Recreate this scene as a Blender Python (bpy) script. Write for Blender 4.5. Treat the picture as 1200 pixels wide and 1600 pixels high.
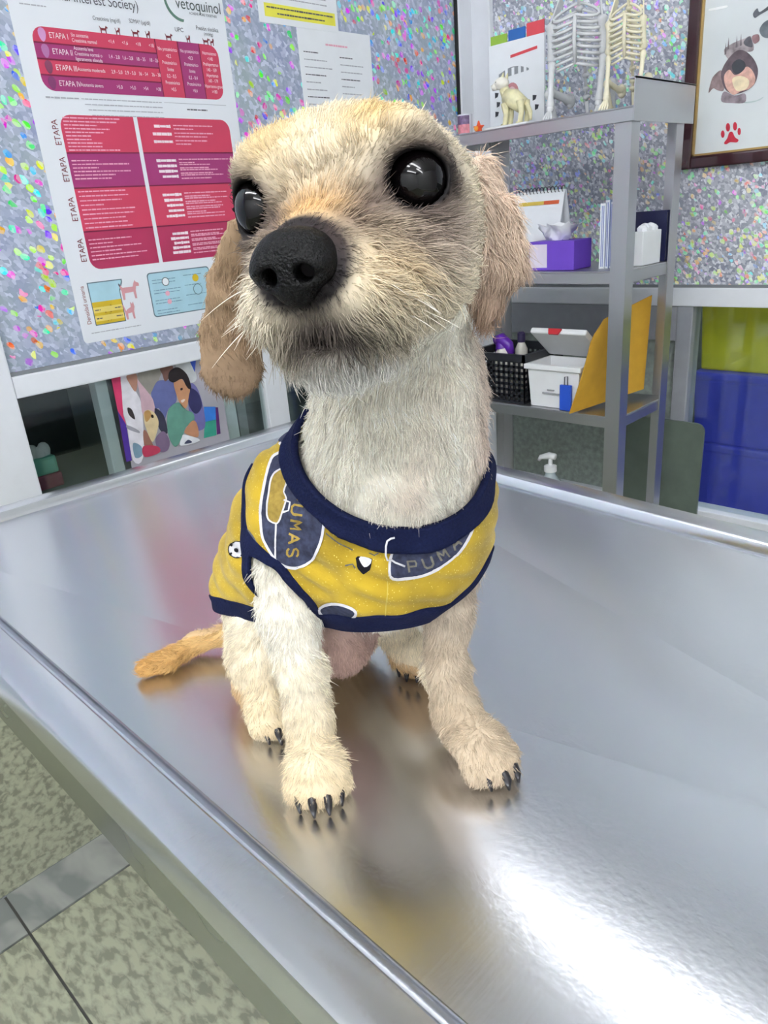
import bpy, bmesh, math, random
import numpy as np
from mathutils import Vector, Matrix, Euler
from mathutils.bvhtree import BVHTree

for _o in list(bpy.data.objects):
    bpy.data.objects.remove(_o, do_unlink=True)
SC = bpy.context.scene
COL = SC.collection
random.seed(7)
RNG = np.random.default_rng(7)

# ------------------------------------------------------------------ camera
CZ = 1.23                                   # lens height above the floor
FPX, YAW, PITCH, ROLL = 1150.0, math.radians(45.7), math.radians(21.8), math.radians(-4.78)
_fw = np.array([math.cos(YAW) * math.cos(PITCH), math.sin(YAW) * math.cos(PITCH), -math.sin(PITCH)])
_r0 = np.array([math.sin(YAW), -math.cos(YAW), 0.0])
_u0 = np.cross(_r0, _fw)
_rt = math.cos(ROLL) * _r0 + math.sin(ROLL) * _u0
_up = -math.sin(ROLL) * _r0 + math.cos(ROLL) * _u0
RCAM = np.array([_rt, _up, _fw])
cam_data = bpy.data.cameras.new('camera')
cam_data.sensor_fit = 'VERTICAL'
cam_data.sensor_height = 24.0
cam_data.lens = FPX * 24.0 / 1600.0
cam_data.clip_start = 0.01
cam = bpy.data.objects.new('camera', cam_data)
COL.objects.link(cam)
_m = Matrix.Identity(4)
for _i in range(3):
    _m[_i][0], _m[_i][1], _m[_i][2] = _rt[_i], _up[_i], -_fw[_i]
_m[2][3] = CZ
cam.matrix_world = _m
SC.camera = cam

# ------------------------------------------------------------------ world and exposure
wd = bpy.data.worlds.new('room_air')
SC.world = wd
wd.use_nodes = True
wd.node_tree.nodes['Background'].inputs[0].default_value = (0.80, 0.86, 0.95, 1)
wd.node_tree.nodes['Background'].inputs[1].default_value = 0.15
SC.view_settings.view_transform = 'Standard'
SC.view_settings.look = 'None'
SC.view_settings.gamma = 1.0
SC.view_settings.use_curve_mapping = False
SC.view_settings.exposure = 0.55
TUBE_POWER = 30.0                            # emission strength of every ceiling tube


# ------------------------------------------------------------------ pixel -> place helpers (1200 x 1600 frame)
def ray(x, y):
    return RCAM.T @ np.array([(x - 600) / FPX, (800 - y) / FPX, 1.0])


def on_y(x, y, Y):            # point on the plane Y
    d = ray(x, y)
    d = d * (Y / d[1])
    return np.array([d[0], d[1], d[2] + CZ])


def on_x(x, y, X):
    d = ray(x, y)
    d = d * (X / d[0])
    return np.array([d[0], d[1], d[2] + CZ])


def on_z(x, y, Z):
    d = ray(x, y)
    d = d * ((Z - CZ) / d[2])
    return np.array([d[0], d[1], Z])


# ------------------------------------------------------------------ materials
def lin(c):
    out = []
    for v in c[:3]:
        v = v / 255.0
        out.append(v / 12.92 if v <= 0.04045 else ((v + 0.055) / 1.055) ** 2.4)
    return tuple(out) + (1.0,)


MATS = {}


def mat(name, rgb, rough=0.5, metal=0.0, vary=0.06, scale=30.0, bump=0.0, coat=0.0, spec=0.5, trans=0.0, sheen=0.0):
    """Principled material whose colour is varied a little by a noise texture."""
    if name in MATS:
        return MATS[name]
    m = bpy.data.materials.new(name)
    m.use_nodes = True
    nt = m.node_tree
    b = nt.nodes['Principled BSDF']
    c = lin(rgb)
    tc = nt.nodes.new('ShaderNodeTexCoord')
    nz = nt.nodes.new('ShaderNodeTexNoise')
    nz.inputs['Scale'].default_value = scale
    nz.inputs['Detail'].default_value = 4
    nt.links.new(tc.outputs['Object'], nz.inputs['Vector'])
    rp = nt.nodes.new('ShaderNodeValToRGB')
    rp.color_ramp.elements[0].position = 0.3
    rp.color_ramp.elements[1].position = 0.7
    rp.color_ramp.elements[0].color = tuple(max(0, v * (1 - vary)) for v in c[:3]) + (1,)
    rp.color_ramp.elements[1].color = tuple(min(1, v * (1 + vary)) for v in c[:3]) + (1,)
    nt.links.new(nz.outputs['Fac'], rp.inputs['Fac'])
    nt.links.new(rp.outputs['Color'], b.inputs['Base Color'])
    b.inputs['Roughness'].default_value = rough
    b.inputs['Metallic'].default_value = metal
    b.inputs['Coat Weight'].default_value = coat
    b.inputs['Specular IOR Level'].default_value = spec
    b.inputs['Transmission Weight'].default_value = trans
    b.inputs['Sheen Weight'].default_value = sheen
    if bump > 0:
        bp = nt.nodes.new('ShaderNodeBump')
        bp.inputs['Strength'].default_value = bump
        bp.inputs['Distance'].default_value = 0.002
        nt.links.new(nz.outputs['Fac'], bp.inputs['Height'])
        nt.links.new(bp.outputs['Normal'], b.inputs['Normal'])
    MATS[name] = m
    return m


# ------------------------------------------------------------------ objects
ORG = {}


def _tag(o, label=None, cat=None, group=None, kind=None):
    if label:
        o['label'] = label
    if cat:
        o['category'] = cat
    if group:
        o['group'] = group
    if kind:
        o['kind'] = kind
    return o


def thing(name, label, cat, loc, group=None, kind=None):
    o = bpy.data.objects.new(name, None)
    o.empty_display_size = 0.05
    COL.objects.link(o)
    o.location = loc
    ORG[o] = np.array(loc, float)
    return _tag(o, label, cat, group, kind)


def link(name, me, material, parent=None, smooth=False):
    """Link a mesh given in world coordinates under its parent (origins coincide with the parent's)."""
    o = bpy.data.objects.new(name, me)
    COL.objects.link(o)
    if material is not None:
        me.materials.append(material)
    if smooth:
        me.polygons.foreach_set('use_smooth', [True] * len(me.polygons))
    if parent is not None:
        o.parent = parent
        org = ORG[parent]
    else:
        if len(me.vertices):
            co = np.zeros(len(me.vertices) * 3, np.float32)
            me.vertices.foreach_get('co', co)
            co = co.reshape(-1, 3)
            org = np.array([(co[:, 0].min() + co[:, 0].max()) / 2, (co[:, 1].min() + co[:, 1].max()) / 2, co[:, 2].min()])
        else:
            org = np.zeros(3)
        o.location = org
    me.transform(Matrix.Translation(Vector(-org)))
    ORG[o] = org
    return o


class MB:
    """Collects simple solids in world coordinates into one mesh."""

    def __init__(s):
        s.v, s.f = [], []

    def add(s, vs, fs):
        n = len(s.v)
        s.v += [tuple(map(float, p)) for p in vs]
        s.f += [tuple(i + n for i in f) for f in fs]
        return s

    def box(s, x0, y0, z0, x1, y1, z1):
        x0, x1 = min(x0, x1), max(x0, x1)
        y0, y1 = min(y0, y1), max(y0, y1)
        z0, z1 = min(z0, z1), max(z0, z1)
        return s.add([(x0, y0, z0), (x1, y0, z0), (x1, y1, z0), (x0, y1, z0), (x0, y0, z1), (x1, y0, z1), (x1, y1, z1), (x0, y1, z1)],
                     [(3, 2, 1, 0), (4, 5, 6, 7), (0, 1, 5, 4), (1, 2, 6, 5), (2, 3, 7, 6), (3, 0, 4, 7)])

    def tube(s, pts, rad, n=8, cap=True):
        pts = [np.array(p, float) for p in pts]
        if not hasattr(rad, '__len__'):
            rad = [rad] * len(pts)
        vs, fs = [], []
        t0 = pts[1] - pts[0]
        ref = np.array([0, 0, 1.0]) if abs(t0[2]) < 0.9 * np.linalg.norm(t0) else np.array([1.0, 0, 0])
        for i, p in enumerate(pts):
            t = pts[min(i + 1, len(pts) - 1)] - pts[max(i - 1, 0)]
            t = t / (np.linalg.norm(t) + 1e-12)
            a = np.cross(ref, t)
            a /= np.linalg.norm(a) + 1e-12
            b = np.cross(t, a)
            ref = b
            for k in range(n):
                an = 2 * math.pi * k / n
                vs.append(p + rad[i] * (math.cos(an) * a + math.sin(an) * b))
        for i in range(len(pts) - 1):
            for k in range(n):
                k2 = (k + 1) % n
                fs.append((i * n + k, i * n + k2, (i + 1) * n + k2, (i + 1) * n + k))
        if cap:
            fs.append(tuple(range(n))[::-1])
            fs.append(tuple((len(pts) - 1) * n + k for k in range(n)))
        return s.add(vs, fs)

    def lathe(s, c, prof, n=16, axis=2):
        c = np.array(c, float)
        vs, fs = [], []
        for r, z in prof:
            for k in range(n):
                an = 2 * math.pi * k / n
                q = [r * math.cos(an), r * math.sin(an), z]
                if axis == 0:
                    q = [q[2], q[0], q[1]]
                elif axis == 1:
                    q = [q[1], q[2], q[0]]
                vs.append(c + np.array(q))
        for i in range(len(prof) - 1):
            for k in range(n):
                k2 = (k + 1) % n
                fs.append((i * n + k, i * n + k2, (i + 1) * n + k2, (i + 1) * n + k))
        fs.append(tuple(range(n))[::-1])
        fs.append(tuple((len(prof) - 1) * n + k for k in range(n)))
        return s.add(vs, fs)

    def ball(s, c, r, n=12, m=8, M=None):
        c = np.array(c, float)
        r = np.array(r if hasattr(r, '__len__') else [r] * 3, float)
        vs, fs = [np.array([0, 0, r[2]])], []
        for i in range(1, m):
            th = math.pi * i / m
            for k in range(n):
                ph = 2 * math.pi * k / n
                vs.append(np.array([r[0] * math.sin(th) * math.cos(ph), r[1] * math.sin(th) * math.sin(ph), r[2] * math.cos(th)]))
        vs.append(np.array([0, 0, -r[2]]))
        for k in range(n):
            fs.append((0, 1 + k, 1 + (k + 1) % n))
            fs.append((len(vs) - 1, 1 + (m - 2) * n + (k + 1) % n, 1 + (m - 2) * n + k))
        for i in range(m - 2):
            for k in range(n):
                a = 1 + i * n + k
                b = 1 + i * n + (k + 1) % n
                fs.append((a, a + n, b + n, b))
        if M is not None:
            vs = [M @ v for v in vs]
        return s.add([c + v for v in vs], fs)

    def prism(s, poly, thick):
        """poly: list of 3D points of a planar outline; extruded by the vector thick."""
        n = len(poly)
        t = np.array(thick, float)
        vs = [np.array(p, float) for p in poly] + [np.array(p, float) + t for p in poly]
        fs = [tuple(range(n)), tuple(range(2 * n - 1, n - 1, -1))]
        for k in range(n):
            k2 = (k + 1) % n
            fs.append((k, k + n, k2 + n, k2))
        return s.add(vs, fs)

    def mesh(s, name, fix=True):
        me = bpy.data.meshes.new(name)
        me.from_pydata(s.v, [], s.f)
        if fix:
            bm = bmesh.new()
            bm.from_mesh(me)
            bmesh.ops.recalc_face_normals(bm, faces=bm.faces)
            bm.to_mesh(me)
            bm.free()
        return me

    def build(s, name, material, parent=None, smooth=False, bevel=0.0, seg=2, auto=None):
        me = s.mesh(name)
        if bevel > 0:
            bm = bmesh.new()
            bm.from_mesh(me)
            es = [e for e in bm.edges if len(e.link_faces) == 2 and e.calc_face_angle(0) > 0.6]
            bmesh.ops.bevel(bm, geom=es, offset=bevel, segments=seg, profile=0.6, affect='EDGES', clamp_overlap=True)
            bm.to_mesh(me)
            bm.free()
        o = link(name, me, material, parent, smooth)
        if smooth and auto is not None:
            me.set_sharp_from_angle(angle=math.radians(auto))
        return o


def rrect(x0, z0, x1, z1, r, corners=(1, 1, 1, 1), n=5):
    """Rounded rectangle outline in 2D; corners: bl, br, tr, tl."""
    out = []
    cs = [(x0 + r, z0 + r, 180), (x1 - r, z0 + r, 270), (x1 - r, z1 - r, 0), (x0 + r, z1 - r, 90)]
    raw = [(x0, z0), (x1, z0), (x1, z1), (x0, z1)]
    for (cx, cz, a0), on, rw in zip(cs, corners, raw):
        if not on:
            out.append(rw)
            continue
        for k in range(n + 1):
            a = math.radians(a0 + 90 * k / n)
            out.append((cx + r * math.cos(a), cz + r * math.sin(a)))
    return out


# ------------------------------------------------------------------ tubes on the ceiling (the room's lamps and added fill lights)
CEIL = 2.42


def tube_material(power):
    m = bpy.data.materials.new('lit_tube')
    m.use_nodes = True
    nt = m.node_tree
    nt.nodes.clear()
    e = nt.nodes.new('ShaderNodeEmission')
    e.inputs[0].default_value = (0.97, 0.98, 1.0, 1)
    e.inputs[1].default_value = power
    o = nt.nodes.new('ShaderNodeOutputMaterial')
    nt.links.new(e.outputs[0], o.inputs[0])
    return m


def ceiling_lights():
    t_full, t_low = tube_material(TUBE_POWER), tube_material(TUBE_POWER * 0.25)
    hm = mat('lamp_housing', (235, 236, 238), 0.4)
    for (x, y, n_t, lab) in LAMPS:
        t = thing('ceiling_light', lab, 'ceiling light', (x, y, CEIL), 'tube lights on the ceiling')
        MB().box(x - 0.035, y - 0.62, CEIL - 0.045, x + 0.035, y + 0.62, CEIL - 0.001).build('housing', hm, t, bevel=0.006)
        tm = t_full if n_t == 2 else t_low
        for dx in ((-0.040, 0.040) if n_t == 2 else (0.0,)):
            MB().tube([(x + dx, y - 0.59, CEIL - 0.075), (x + dx, y + 0.59, CEIL - 0.075)], 0.014, 10).build('tube', tm, t, smooth=True, auto=50)
            for e in (-0.6, 0.6):
                MB().box(x + dx - 0.012, y + e - 0.012, CEIL - 0.092, x + dx + 0.012, y + e + 0.012, CEIL - 0.040).build('socket', hm, t, bevel=0.003)


LAMPS = [(1.40, 0.35, 1, 'single tube ceiling light nearest the steel shelf rack'),
         (-0.30, -0.35, 2, 'twin tube ceiling light nearest the steel table end'),
         (-0.60, 0.60, 2, 'twin tube ceiling light beside the left partition'),
         (-1.25, -0.55, 2, 'added unseen twin tube fill light by the plain white wall behind the camera'),  # unseen lamp, added as frontal fill for the dog
         (-0.55, -1.25, 2, 'added unseen twin tube fill light in the corner farthest from the rack'),  # another unseen lamp added for fill from the front
         (2.25, 0.60, 2, 'added unseen twin tube fill light beyond the glass, over the empty floor'),  # unseen lamp added to light what stands behind the glass
         (2.10, -0.75, 2, 'added unseen twin tube fill light beyond the glass, above the storage bins')]  # second unseen lamp added there to brighten the bins
ceiling_lights()
# ================================================================== the room
YW, XW = 1.40, 1.84                         # partition planes: wall_left runs along X, wall_right along Y
XMIN, YMIN = -1.9, -1.9
white_alu = mat('white_aluminium', (226, 229, 235), 0.35, vary=0.02)
plaster = mat('white_plaster', (238, 239, 240), 0.85, vary=0.03, scale=6)
black_rubber = mat('black_rubber', (18, 18, 20), 0.6)


def film_material(name, scale, base_a, base_b, base_c, dens, sat0, sat1, axis, seed):
    """Holographic film: silver crushed-foil cells, some with spectral glints painted into the colour."""
    m = bpy.data.materials.new(name)
    m.use_nodes = True
    nt = m.node_tree
    N, L = nt.nodes, nt.links
    b = N['Principled BSDF']
    tc = N.new('ShaderNodeTexCoord')

    def math_(op, a=None, b_=None, c=None):
        n_ = N.new('ShaderNodeMath')
        n_.operation = op
        for k, v in enumerate((a, b_, c)):
            if v is None:
                continue
            if isinstance(v, (int, float)):
                n_.inputs[k].default_value = v
            else:
                L.new(v, n_.inputs[k])
        return n_.outputs[0]

    def noise(sc, vec, det=2):
        n_ = N.new('ShaderNodeTexNoise')
        n_.inputs['Scale'].default_value = sc
        n_.inputs['Detail'].default_value = det
        L.new(vec, n_.inputs['Vector'])
        return n_
    r1 = N.new('ShaderNodeMapping')
    r1.inputs['Location'].default_value = (seed, seed * 0.7, seed * 0.3)
    r1.inputs['Rotation'].default_value = (0.7, 0, 0) if axis == 0 else (0, 0.7, 0)
    L.new(tc.outputs['Object'], r1.inputs['Vector'])
    r2 = N.new('ShaderNodeMapping')
    r2.inputs['Scale'].default_value = (1.35, 1.35, 0.95)
    L.new(r1.outputs[0], r2.inputs['Vector'])
    wn = noise(scale * 0.9, r2.outputs[0], 1)
    wv = N.new('ShaderNodeVectorMath')
    wv.operation = 'MULTIPLY_ADD'
    wv.inputs[1].default_value = (0.009, 0.009, 0.009)
    L.new(wn.outputs['Color'], wv.inputs[0])
    L.new(r2.outputs[0], wv.inputs[2])
    vo = N.new('ShaderNodeTexVoronoi')
    vo.inputs['Scale'].default_value = scale
    L.new(wv.outputs[0], vo.inputs['Vector'])
    sx = N.new('ShaderNodeSeparateColor')
    L.new(vo.outputs['Color'], sx.inputs[0])
    v2 = N.new('ShaderNodeTexVoronoi')
    v2.inputs['Scale'].default_value = scale * 1.8
    L.new(wv.outputs[0], v2.inputs['Vector'])
    s2 = N.new('ShaderNodeSeparateColor')
    L.new(v2.outputs['Color'], s2.inputs[0])
    # painted glint colour: hue drifts slowly over the film and jumps from cell to cell
    dn = noise(3.5, tc.outputs['Object'], 1)
    hue = math_('FRACT', math_('MULTIPLY_ADD', dn.outputs['Fac'], 1.6, math_('MULTIPLY', sx.outputs[0], 0.9)))
    cs = N.new('ShaderNodeCombineColor')
    cs.mode = 'HSV'
    L.new(hue, cs.inputs[0])
    L.new(math_('MULTIPLY_ADD', s2.outputs[2], sat1 - sat0, sat0), cs.inputs[1])
    L.new(math_('MULTIPLY_ADD', math_('POWER', sx.outputs[2], 0.35), 0.5, 0.52), cs.inputs[2])
    # silver ground: two soft tints, with small pale facets
    dn2 = noise(9, tc.outputs['Object'], 3)
    g1 = N.new('ShaderNodeMix')
    g1.data_type = 'RGBA'
    g1.inputs['A'].default_value = lin(base_a)
    g1.inputs['B'].default_value = lin(base_b)
    mr = N.new('ShaderNodeMapRange')
    mr.inputs['From Min'].default_value = 0.35
    mr.inputs['From Max'].default_value = 0.65
    L.new(dn2.outputs['Fac'], mr.inputs['Value'])
    L.new(mr.outputs[0], g1.inputs['Factor'])
    g2 = N.new('ShaderNodeMix')
    g2.data_type = 'RGBA'
    g2.inputs['B'].default_value = lin(base_c)
    L.new(g1.outputs['Result'], g2.inputs['A'])
    L.new(math_('MULTIPLY', math_('POWER', s2.outputs[1], 2.0), 0.9), g2.inputs['Factor'])
    # which cells get a painted glint: a random value under a threshold that drifts
    d2 = noise(6.0, tc.outputs['Object'], 2)
    th = math_('MULTIPLY_ADD', d2.outputs['Fac'], 1.3, dens - 0.65)
    on = math_('MULTIPLY', math_('LESS_THAN', sx.outputs[1], th), math_('LESS_THAN', vo.outputs['Distance'], 0.52))
    mx = N.new('ShaderNodeMix')
    mx.data_type = 'RGBA'
    L.new(on, mx.inputs['Factor'])
    L.new(g2.outputs['Result'], mx.inputs['A'])
    L.new(cs.outputs[0], mx.inputs['B'])
    L.new(mx.outputs['Result'], b.inputs['Base Color'])
    b.inputs['Roughness'].default_value = 0.35
    b.inputs['Metallic'].default_value = 0.15
    bp = N.new('ShaderNodeBump')
    bp.inputs['Strength'].default_value = 0.3
    bp.inputs['Distance'].default_value = 0.002
    L.new(s2.outputs[0], bp.inputs['Height'])
    L.new(bp.outputs['Normal'], b.inputs['Normal'])
    return m


def glass_material(name, rgb, alpha_mix, rough=0.05):
    """Thin pane: part clear, part glossy, so what lies behind shows through dimmed."""
    m = bpy.data.materials.new(name)
    m.use_nodes = True
    nt = m.node_tree
    N, L = nt.nodes, nt.links
    N.clear()
    out = N.new('ShaderNodeOutputMaterial')
    tr = N.new('ShaderNodeBsdfTransparent')
    tr.inputs[0].default_value = lin(rgb)
    gl = N.new('ShaderNodeBsdfGlossy')
    gl.inputs['Roughness'].default_value = rough
    gl.inputs['Color'].default_value = (0.8, 0.85, 0.85, 1)
    nz = N.new('ShaderNodeTexNoise')
    nz.inputs['Scale'].default_value = 3.0
    mr = N.new('ShaderNodeMapRange')
    mr.inputs['To Min'].default_value = alpha_mix * 0.8
    mr.inputs['To Max'].default_value = alpha_mix * 1.2
    L.new(nz.outputs['Fac'], mr.inputs['Value'])
    mx = N.new('ShaderNodeMixShader')
    L.new(mr.outputs[0], mx.inputs['Fac'])
    L.new(tr.outputs[0], mx.inputs[1])
    L.new(gl.outputs[0], mx.inputs[2])
    L.new(mx.outputs[0], out.inputs[0])
    return m


def terrazzo(name, ca, cb, cc, scale=26.0):
    m = bpy.data.materials.new(name)
    m.use_nodes = True
    nt = m.node_tree
    N, L = nt.nodes, nt.links
    b = N['Principled BSDF']
    tc = N.new('ShaderNodeTexCoord')
    mp = N.new('ShaderNodeMapping')
    mp.inputs['Scale'].default_value = (1.0, 0.45, 1.0)
    mp.inputs['Rotation'].default_value = (0, 0, 0.35)
    L.new(tc.outputs['Object'], mp.inputs['Vector'])
    nz = N.new('ShaderNodeTexNoise')
    nz.inputs['Scale'].default_value = scale
    nz.inputs['Detail'].default_value = 3
    nz.inputs['Distortion'].default_value = 0.35
    L.new(mp.outputs['Vector'], nz.inputs['Vector'])
    rp = N.new('ShaderNodeValToRGB')
    e = rp.color_ramp.elements
    e[0].position, e[0].color = 0.40, lin(ca)
    e[1].position, e[1].color = 0.60, lin(cc)
    k = rp.color_ramp.elements.new(0.48)
    k.color = lin(cb)
    L.new(nz.outputs['Fac'], rp.inputs['Fac'])
    L.new(rp.outputs['Color'], b.inputs['Base Color'])
    b.inputs['Roughness'].default_value = 0.25
    return m


stone = terrazzo('green_terrazzo', (134, 136, 120), (158, 160, 140), (174, 175, 152), 70)
stone_grey = terrazzo('grey_terrazzo', (128, 132, 130), (150, 152, 148), (164, 166, 160), 12)
grout = mat('dark_grout', (78, 78, 74), 0.9)

# ---- floor: slab with separate tiles, a grey border strip along wall_left
floor = MB().box(XMIN, YMIN, -0.06, XW, YW, -0.004).build('floor', grout)
_tag(floor, kind='structure')
FX0, FY1, TS, JW = 0.19, 1.27, 0.50, 0.005
tile_me = {}
ny = 0
y1 = FY1
while y1 > YMIN + 0.05:
    y0 = max(y1 - TS, YMIN)
    kx = -5
    while FX0 + kx * TS < XW:
        x0, x1 = max(FX0 + kx * TS, XMIN), min(FX0 + (kx + 1) * TS, XW)
        kx += 1
        if x1 - x0 < 0.03:
            continue
        key = (round(x1 - x0, 3), round(y1 - y0, 3))
        if key not in tile_me:
            w, d = key[0] - JW, key[1] - JW
            tile_me[key] = MB().box(-w / 2, -d / 2, -0.004, w / 2, d / 2, 0.0).mesh('tile')
            tile_me[key].materials.append(stone)
        t = bpy.data.objects.new('tile', tile_me[key])
        COL.objects.link(t)
        t.parent = floor
        t.location = Vector(((x0 + x1) / 2, (y0 + y1) / 2, 0)) - floor.location
    y1 -= TS
kx = -5
while FX0 + kx * TS < XW:
    x0, x1 = max(FX0 + kx * TS, XMIN), min(FX0 + (kx + 1) * TS, XW)
    kx += 1
    if x1 - x0 > 0.03:
        MB().box(x0 + JW / 2, FY1 + JW / 2, -0.004, x1 - JW / 2, YW - 0.002, 0.0005).build('border_tile', stone_grey, floor)

ceiling = MB().box(XMIN - 0.1, YMIN - 0.1, CEIL, XW + 2.0, YW + 2.0, CEIL + 0.1).build('ceiling', plaster)
_tag(ceiling, kind='structure')
w = MB().box(XMIN - 0.1, YMIN, 0, XMIN, YW, CEIL).build('wall_behind', plaster)
_tag(w, kind='structure')
w = MB().box(XMIN - 0.1, YMIN - 0.1, 0, XW, YMIN, CEIL).build('wall_near', plaster)
_tag(w, kind='structure')

film_l = film_material('holographic_film_blue', 66, (150, 158, 190), (158, 172, 178), (214, 220, 236), 0.34, 0.45, 1.0, 1, 1.3)
film_r = film_material('holographic_film_pastel', 84, (138, 142, 160), (160, 164, 176), (246, 248, 252), 0.48, 0.10, 0.75, 0, 5.1)
glass = glass_material('clear_glass', (232, 238, 237), 0.07)
smoke_glass = mat('greyish_frosted_pane', (150, 160, 154), 0.25, vary=0.2, scale=70)
bar0, bar1 = CZ - 0.252, CZ - 0.213

# ---- wall_left: aluminium partition, film above the bar, clear glass below, stone plinth
wl = thing('wall_left', 'white aluminium partition with holographic film above and clear glass below', None, (0, YW, 0), kind='structure')
plinth = MB().box(XMIN, YW, 0, XW, YW + 0.09, 0.45).build('plinth', stone, wl)
MB().box(XMIN, YW - 0.012, 0.45, XW, YW + 0.05, 0.49).build('rail', white_alu, wl, bevel=0.003)
XL = on_y(28, 640, YW)[0]                  # white post at the picture's edge
MB().box(0.40 - 0.03, YW - 0.012, 0.49, XL, YW + 0.045, CEIL).build('post', white_alu, wl, bevel=0.003)
XC = 1.775
MB().box(XL, YW - 0.010, bar0, XC, YW + 0.045, bar1).build('bar', white_alu, wl, bevel=0.003)
MB().box(XL, YW, bar1, XC, YW + 0.006, CEIL).build('film_panel', film_l, wl)
MB().box(XL, YW - 0.004, bar1, XC, YW - 0.0005, bar1 + 0.007).build('gasket', mat('grey_gasket', (120, 124, 128), 0.6), wl)
MB().box(XC - 0.008, YW - 0.006, bar1, XC, YW + 0.004, CEIL).build('gasket', black_rubber, wl)
MB().box(XC, YW - 0.012, 0.49, XC + 0.07, YW + 0.045, CEIL).build('post', white_alu, wl, bevel=0.003)
MB().box(XL, YW + 0.012, 0.49, XC, YW + 0.018, bar0).build('glass_pane', glass, wl)
MB().box(XMIN, YW, 0.49, 0.37, YW + 0.006, CEIL).build('film_panel', film_l, wl)
# profiles seen through the lower glass; grey ones are white in painted shade
for (pa, pb, yy, dy, c) in ((157, 176, 640, 0.02, 'w'), (176, 203, 640, 0.045, 'g'), (347, 366, 620, 0.02, 'w'), (372, 386, 650, 0.05, 'g'), (420, 452, 640, 0.0, 'w')):
    xa, xb = on_y(pa, yy, YW + dy)[0], on_y(pb, yy, YW + dy)[0]
    MB().box(xa, YW + dy, 0.49, xb, YW + dy + 0.03, bar0 + 0.01).build('mullion', white_alu if c == 'w' else mat('grey_and_shaded_aluminium', (150, 153, 160), 0.4), wl, bevel=0.002)

# ---- wall_right: the same partition along Y
wr = thing('wall_right', 'white aluminium partition with holographic film above and greyish glass below', None, (XW, 0, 0), kind='structure')
MB().box(XW, YMIN, 0, XW + 0.09, YW, 0.40).build('plinth', stone, wr)
MB().box(XW - 0.012, YMIN, 0.40, XW + 0.05, YW, 0.452).build('rail', white_alu, wr, bevel=0.003)
MB().box(XW - 0.012, YMIN, CZ - 0.259, XW + 0.045, YW - 0.075, CZ - 0.216).build('bar', white_alu, wr, bevel=0.003)
MB().box(XW - 0.015, YW - 0.070, 0.452, XW + 0.045, YW - 0.0, CEIL).build('post', white_alu, wr, bevel=0.004)
MB().box(XW, YMIN, CZ - 0.216, XW + 0.006, YW - 0.07, CEIL).build('film_panel', film_r, wr)
MB().box(XW - 0.004, YMIN, CZ - 0.216, XW - 0.0005, YW - 0.07, CZ - 0.209).build('gasket', MATS['grey_gasket'], wr)
YP0, YP1 = on_x(1052, 600, XW)[1], on_x(1076, 600, XW)[1]
MB().box(XW - 0.008, YP1, 0.452, XW + 0.045, YP0, CZ - 0.258).build('mullion', mat('grey_and_shaded_aluminium', (150, 153, 160), 0.4), wr, bevel=0.003)
MB().box(XW + 0.012, YMIN, 0.452, XW + 0.018, YP1, CZ - 0.258).build('glass_pane', glass, wr)
MB().box(XW + 0.012, YP0, 0.452, XW + 0.018, YW - 0.07, CZ - 0.258).build('glass_pane', smoke_glass, wr)
MB().box(XW - 0.006, YP0, CZ - 0.345, XW + 0.03, YW - 0.07, CZ - 0.259).build('cross_rail', mat('grey_and_shaded_aluminium', (150, 153, 160), 0.4), wr, bevel=0.003)

# ---- the rooms beyond the glass
dim_wall = mat('dim_room_paint', (96, 108, 108), 0.8, vary=0.12, scale=9)
dark_teal = mat('dark_teal_doorway', (40, 58, 62), 0.85, vary=0.25, scale=25)
w = MB().box(XMIN, YW + 0.95, 0, XW + 2.0, YW + 1.0, CEIL).build('wall_beyond_left', dim_wall)
_tag(w, kind='structure')
w = MB().box(XW + 0.75, YMIN, 0, XW + 0.80, YW + 0.95, CEIL).build('wall_beyond_right', mat('grey_green_panel', (112, 122, 118), 0.6, vary=0.2, scale=60))
_tag(w, kind='structure')
ledge_l = MB().box(0.2, YW + 0.10, 0.0, 1.6, YW + 0.38, 0.755).build('ledge_beyond_left', dim_wall)
_tag(ledge_l, kind='structure')
for xx in (0.46, 0.60):
    pass
w = MB().box(0.44, YW + 0.60, 0, 0.80, YW + 0.64, 2.0).build('door_1', dark_teal)  # solid slab coloured dark to stand in for the dark doorway
_tag(w, kind='structure')
w = MB().box(0.36, YW + 0.58, 0, 0.42, YW + 0.66, 2.05).build('trim_1', mat('dim_frame_paint', (120, 128, 132), 0.6))
_tag(w, kind='structure')
w = MB().box(XMIN, YW + 0.09, -0.06, XW + 2.0, YW + 0.95, 0.0).build('floor_beyond_left', stone)
_tag(w, kind='structure')
w = MB().box(XW + 0.09, YMIN, -0.06, XW + 0.75, YW + 0.09, 0.0).build('floor_beyond_right', stone)
_tag(w, kind='structure')
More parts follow.
